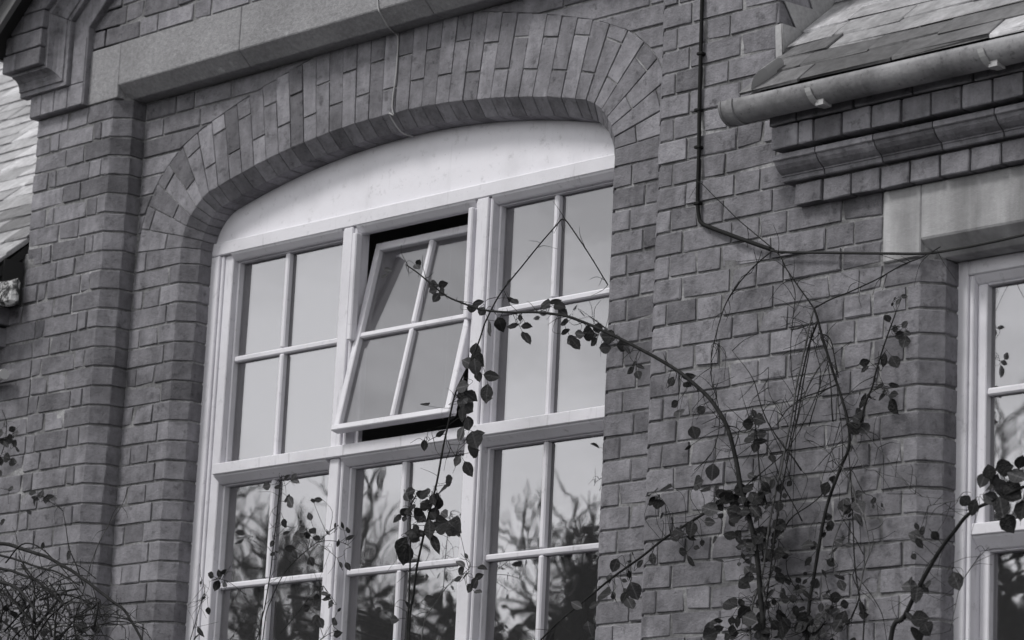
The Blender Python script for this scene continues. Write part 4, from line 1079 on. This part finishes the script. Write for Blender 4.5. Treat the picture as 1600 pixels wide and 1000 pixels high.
# 4: rose in front of the left light
p = Plant('climbing_rose', at(410, 1000, -.2).x, -.2, 'small-leaved rose sprays in front of the lower left light of the arched window', 'climbing plant', -.12)
p.stem([(404, 1000), (414, 945), (424, 885), (429, 835), (434, 790), (438, 757), (440, 745)], .0028, .0014, root=True)
p.stem([(412, 985), (425, 935), (445, 895), (470, 868), (495, 848), (515, 832), (528, 820)], .0024, .0010, root=True); p.stem([(497, 847), (515, 845), (535, 848), (548, 855)], .0013, .0008); p.stem([(498, 850), (515, 862), (527, 872)], .0010, .0007)
p.stem([(410, 955), (405, 985), (395, 1010)], .002, .0016); p.stem([(438, 990), (455, 970), (475, 945), (490, 925), (505, 915)], .0016, .0008); p.stem([(296, 1005), (305, 975), (313, 945), (320, 930), (318, 912), (313, 900)], .0016, .0008)
p.stem([(385, 930), (370, 918), (355, 908), (345, 905)], .0014, .0008); p.stem([(500, 1000), (515, 990), (528, 985)], .0012, .0008); p.stem([(360, 1000), (375, 975), (385, 960)], .0012, .0008)
p.leaves([(416, 760, 14, 200, True), (433, 760, 12, 150, True), (447, 745, 14, 40), (460, 744, 14, 60), (462, 752, 16, -30), (455, 786, 22, -60, True), (447, 778, 14, 160), (484, 806, 16, 90, True), (496, 781, 14, 180, False), (444, 818, 16, -80), (447, 832, 12, 30), (464, 838, 16, 160), (470, 835, 14, 30), (480, 838, 16, -100), (452, 857, 18, 180), (478, 850, 18, 20), (460, 868, 16, -80), (487, 878, 18, -80, True), (425, 850, 14, 240, False), (465, 806, 10, 100),
          (525, 822, 14, 60), (535, 820, 14, 95), (545, 828, 14, 5, False), (547, 840, 14, 30, False), (528, 850, 14, -100), (544, 886, 18, -60, False), (533, 882, 12, 100), (498, 945, 14, -70, True), (495, 932, 14, 80), (508, 928, 12, -20, False), (512, 936, 14, 10, False), (518, 944, 16, -40, False), (501, 974, 20, -70, True), (523, 970, 20, 100, True), (527, 990, 14, 30), (492, 968, 18, -100),
          (340, 905, 18, 10, False), (330, 898, 14, 150, False), (350, 893, 14, 60, False), (338, 916, 22, -100, True), (352, 914, 12, -30), (343, 896, 16, 100, False), (325, 955, 14, -90, True), (314, 910, 8, 90), (312, 988, 20, -70, False), (305, 995, 18, 60, False), (319, 934, 8, 40)])
p.spray(470, 840, 14, 22, 12); p.spray(510, 950, 8, 16, 12); p.twigs(110, .07, .0009)
p.petioles()

# 5: thick cane at the right edge
p = Plant('climbing_rose', at(1392, 1060, -.2).x, -.2, 'thick leaning rose cane across the sash window, large leaves at its top', 'climbing plant', -.22)
p.stem([(1392, 1000), (1412, 965), (1432, 925), (1450, 890), (1470, 858), (1490, 832), (1508, 808), (1530, 792), (1555, 782), (1590, 765), (1630, 750)], .0085, .004, root=True)
p.stem([(1485, 985), (1492, 950), (1500, 915), (1515, 890), (1530, 870), (1545, 855)], .0011, .0008, mat='pale'); p.stem([(1430, 925), (1422, 940), (1405, 975)], .0016, .001)
p.stem([(1497, 782), (1470, 786), (1450, 790)], .0012, .0008, mat='pale')
p.leaves([(1520, 795, 34, -110, True), (1508, 782, 22, 140), (1545, 735, 30, 100, True), (1535, 752, 30, -110, True), (1572, 730, 36, 10, True), (1592, 745, 34, -20, True), (1560, 765, 44, 200, True), (1585, 770, 44, -40, True), (1565, 795, 40, -80, True), (1578, 820, 38, -70, True), (1598, 800, 40, -100, True), (1550, 780, 30, -30, True), (1540, 762, 34, 180), (1595, 720, 30, 60, True), (1555, 748, 28, 60), (1604, 772, 40, 200, True), (1610, 740, 36, 120, True),
          (1430, 838, 26, 160, True), (1438, 850, 22, -60), (1442, 828, 20, 60), (1432, 822, 18, 120, False), (1495, 910, 36, -75, True), (1480, 890, 18, 200), (1432, 930, 34, -90, True), (1418, 915, 28, 180, True), (1445, 920, 26, -50), (1452, 912, 20, 30), (1440, 968, 30, 10, True), (1450, 985, 32, -60, True), (1428, 992, 32, 180, True), (1420, 962, 18, 130), (1462, 838, 18, -60, True), (1428, 870, 14, -50), (1422, 905, 20, 100)])
p.twigs(40, .07, .0010)
p.petioles()

# 6: bramble thicket, lower left
p = Plant('bramble', at(60, 1000, -.5).x, -.55, 'dark tangled bramble thicket of arching canes at the lower left', 'bush', -.45)
p.stem([(118, 985), (122, 960), (130, 925), (146, 870), (160, 838), (175, 812), (190, 790), (197, 775)], .0030, .0012, mat='pale', root=True)
p.stem([(120, 982), (95, 978), (75, 988), (60, 1010)], .0032, .0026, mat='pale'); p.stem([(118, 985), (135, 1005)], .003, .003, mat='pale')
p.stem([(130, 915), (118, 880), (108, 855), (102, 820), (98, 798)], .0026, .0012); p.stem([(98, 798), (88, 790), (75, 783)], .0018, .001)
canes = [([(-30, 845), (20, 853), (60, 866), (95, 882), (130, 905), (170, 935), (200, 960), (225, 1010)], .0075), ([(-30, 880), (10, 890), (50, 905), (90, 935), (110, 960)], .006), ([(-30, 905), (20, 915), (45, 940), (60, 965)], .007), ([(55, 985), (85, 945), (100, 925), (125, 920)], .0062), ([(-20, 860), (40, 880), (90, 895), (125, 915)], .0045),
         ([(-20, 990), (20, 940), (60, 900), (85, 885), (120, 885), (150, 905)], .003), ([(0, 920), (40, 960), (70, 1000)], .003), ([(30, 870), (60, 920), (90, 980)], .003), ([(10, 880), (40, 850), (80, 870), (130, 930), (160, 990)], .003), ([(-10, 960), (50, 930), (110, 900), (140, 900)], .0026), ([(140, 905), (150, 930), (160, 970)], .002), ([(150, 960), (152, 985), (150, 1010)], .002)]
for L_, r in canes: p.stem(L_, r, r * .6, Y=-.45 + RNG.uniform(-.2, .2), dY=RNG.uniform(-.15, .15), n=6, kink=.006)
for i in range(110):
    u0, v0 = RNG.uniform(-40, 150), RNG.uniform(930, 1060); a_ = RNG.uniform(20, 160); L0 = RNG.uniform(40, 130)
    u1, v1 = u0 + math.cos(math.radians(a_)) * L0, v0 - math.sin(math.radians(a_)) * L0 * .8
    lim = 850 + max(0, u1) * .55
    if v1 < lim: v1 = lim + RNG.uniform(0, 20)
    p.stem([(u0, v0), ((u0 + u1) / 2 + RNG.uniform(-14, 14), (v0 + v1) / 2 - RNG.uniform(0, 22)), (u1, v1), (u1 + RNG.uniform(-10, 30), v1 + RNG.uniform(5, 30))], RNG.choice((.0014, .002, .0028, .004, .005)), .0011, mat=RNG.choice(['stem', 'stem', 'stem', 'stem', 'pale']), Y=-.45 + RNG.uniform(-.25, .25), sides=5, n=4, kink=.006)
p.twigs(360, .08, .0011)
p.spray(60, 1010, 60, 50, 18); p.spray(20, 970, 14, 22, 16); p.leaves([(10, 950, 14, 60, True), (45, 800, 14, 180), (5, 815, 12, 30)])
# 7: sprig at the left edge
p = Plant('climbing_rose', at(-60, 1000, -.2).x, -.25, 'leafy rose sprig at the left edge below the eaves', 'climbing plant', -.2)
p.stem([(-60, 1000), (-40, 850), (-20, 760), (0, 715), (8, 690), (10, 660), (3, 640)], .003, .0012, root=True); p.stem([(5, 690), (18, 680), (28, 672)], .0012, .0008); p.stem([(0, 762), (14, 766), (22, 765)], .0009, .0007); p.stem([(98, 798), (85, 788), (72, 780)], .0014, .0009)
p.leaves([(20, 670, 12, 40, True), (24, 677, 12, 30), (24, 692, 15, 60, True), (28, 702, 12, -40), (12, 688, 14, 200, True), (10, 695, 14, -60), (4, 690, 14, 170), (16, 682, 12, 90), (20, 722, 14, 0, True), (8, 714, 14, 150), (2, 722, 16, -100, True), (0, 740, 14, -80), (6, 660, 14, 100), (-2, 678, 16, 190), (18, 764, 12, 0, False), (50, 770, 16, 170, False), (55, 778, 18, 200, False), (65, 772, 18, 80, False), (72, 782, 18, -80, False), (78, 776, 14, 30, False), (85, 780, 10, 0, False), (52, 786, 18, -130, False)])
p.twigs(14, .05, .0009)
p.petioles()

# ------------------------------------------------------------------ the garden opposite, seen mirrored in the glass
def bare_tree(x, y, h, label, seed, spread=1.0, levels=5, trunk=.16, tf=.45):
    rg = random.Random(seed)
    e = empty('bare_tree', x, y, label, 'tree', 'bare trees across the lawn')
    b0, b1 = bmesh.new(), bmesh.new()
    def grow(p, d, L_, r, lv):
        pts = [p]; q = p.copy(); dd = d.copy()
        for i in range(4):
            dd = (dd + Vector((rg.gauss(0, .13), rg.gauss(0, .13), rg.gauss(.05, .10)))).normalized(); q = q + dd * L_ / 4; pts.append(q.copy())
        tube(b0 if lv < 2 else b1, pts if lv < 5 else pts[::2], r, r * .62, 7 if lv < 2 else (5 if lv < 3 else 3), cap=False)
        if lv >= levels: return
        n = 3 if lv == 0 else rg.choice((3, 4)) if lv < 4 else rg.choice((2, 3, 3))
        for i in range(n):
            t = 1.0 if i == 0 else rg.uniform(.35, .98); k = min(3, int(t * 4)); pp = pts[k].lerp(pts[k + 1], t * 4 - k) if t < 1 else pts[4]
            ax = dd.orthogonal().normalized(); ax.rotate(Matrix.Rotation(rg.uniform(0, 6.283), 3, dd))
            nd = (dd + ax * rg.uniform(.35, .95) * spread).normalized(); nd = (nd + Vector((0, 0, .18))).normalized()
            grow(pp, nd, L_ * rg.uniform(.58, .82) * (.33 / tf if lv == 0 else 1), max(.007, r * rg.uniform(.48, .70)), lv + 1)
    grow(Vector((x, y, GZ - .1)), Vector((rg.gauss(0, .05), rg.gauss(0, .05), 1)).normalized(), h * tf, trunk, 0)
    top = max(v.co.z for v in b1.verts); k_ = h / (top - GZ)
    for b in (b0, b1):
        for v in b.verts: v.co = Vector((x, y, GZ)) + (v.co - Vector((x, y, GZ))) * k_
    put('trunk', b0, M['bark'], e, True); put('crown', b1, M['bark'], e, True)
def evergreen(x, y, h, rx, ry, label, seed, n=5200):
    rg = random.Random(seed); e = empty('evergreen_shrub', x, y, label, 'shrub', 'evergreen shrubs across the lawn'); bm = bmesh.new()
    lobes = [(Vector((rg.uniform(-.6, .6) * rx, rg.uniform(-.6, .6) * ry, h * rg.uniform(.35, .85))), rg.uniform(.28, .5)) for _ in range(14)]
    for i in range(n):
        c, s = rg.choice(lobes); d = Vector((rg.gauss(0, 1), rg.gauss(0, 1), rg.gauss(0, 1))).normalized()
        p = c + Vector((d.x * rx * s, d.y * ry * s, d.z * h * s * .6)) * rg.uniform(.7, 1.06)
        if p.z < 0: p.z = rg.uniform(0, .4)
        p += Vector((x, y, GZ)); a1 = Vector((rg.gauss(0, 1), rg.gauss(0, 1), rg.gauss(0, 1))).normalized(); a2 = a1.orthogonal().normalized(); sz = rg.uniform(.07, .16)
        bm.faces.new([bm.verts.new(q) for q in (p - a1 * sz, p + a2 * sz * .5, p + a1 * sz, p - a2 * sz * .5)])
    for c, s in lobes[:8]:
        k = bmesh.ops.create_icosphere(bm, subdivisions=2, radius=1, matrix=Matrix.Translation(Vector((x + c.x, y + c.y, GZ + c.z * .92))) @ Matrix.Diagonal((rx * s * .72, ry * s * .72, h * s * .45, 1)))
    top = max(v.co.z for v in bm.verts); k_ = h / (top - GZ)
    for v in bm.verts: v.co.z = GZ + (v.co.z - GZ) * k_
    put('foliage', bm, M['ever'], e); bm = bmesh.new(); tube(bm, [Vector((x, y, GZ - .05)), Vector((x, y, GZ + h * .5))], .12, .05, 8); put('stem', bm, M['bark'], e)
bare_tree(-18.05, -14.95, 8.7, 'bare forked tree mirrored in the middle of the arched window', 3, 1.25, 6, .42, 1.25)
bare_tree(-19.05, -14.05, 8.1, 'bare spreading tree mirrored in the left light of the arched window', 11, 1.3, 6, .30, 1.0)
bare_tree(-17.2, -16.0, 7.7, 'bare small tree mirrored in the right light of the arched window', 23, 1.2, 6, .32, 1.1)
bare_tree(-13.3, -21.0, 11.6, 'bare tree mirrored in the sash window at the right edge', 31, .55, 6, .22)
bare_tree(-31.3, -24.4, 10.4, 'bare tree farther off, mirrored behind the left crown', 47, 1.0, 5, .2)
bare_tree(-30.0, -26.0, 10.6, 'bare tree farther off, mirrored behind the middle crown', 52, 1.0, 5, .2)
bare_tree(-28.7, -27.5, 9.8, 'bare tree farther off, mirrored low behind the right crown', 58, 1.0, 5, .2)
evergreen(-19.3, -13.8, 5.8, 2.6, 1.6, 'dense dark evergreen mirrored low in the left light', 5)
evergreen(-17.9, -15.4, 6.7, 1.8, 1.5, 'dark evergreen mirrored low in the middle light', 6)
evergreen(-16.5, -16.7, 6.9, 1.7, 1.4, 'dark rounded evergreen mirrored low in the right light', 8)
evergreen(-27.5, -23.4, 7.0, 6.0, 4.0, 'far evergreen mass mirrored behind the bare trees', 9, 7000)
evergreen(-13.0, -19.4, 8.2, 3.4, 1.8, 'dark evergreen mirrored low in the sash window', 10, 7000)
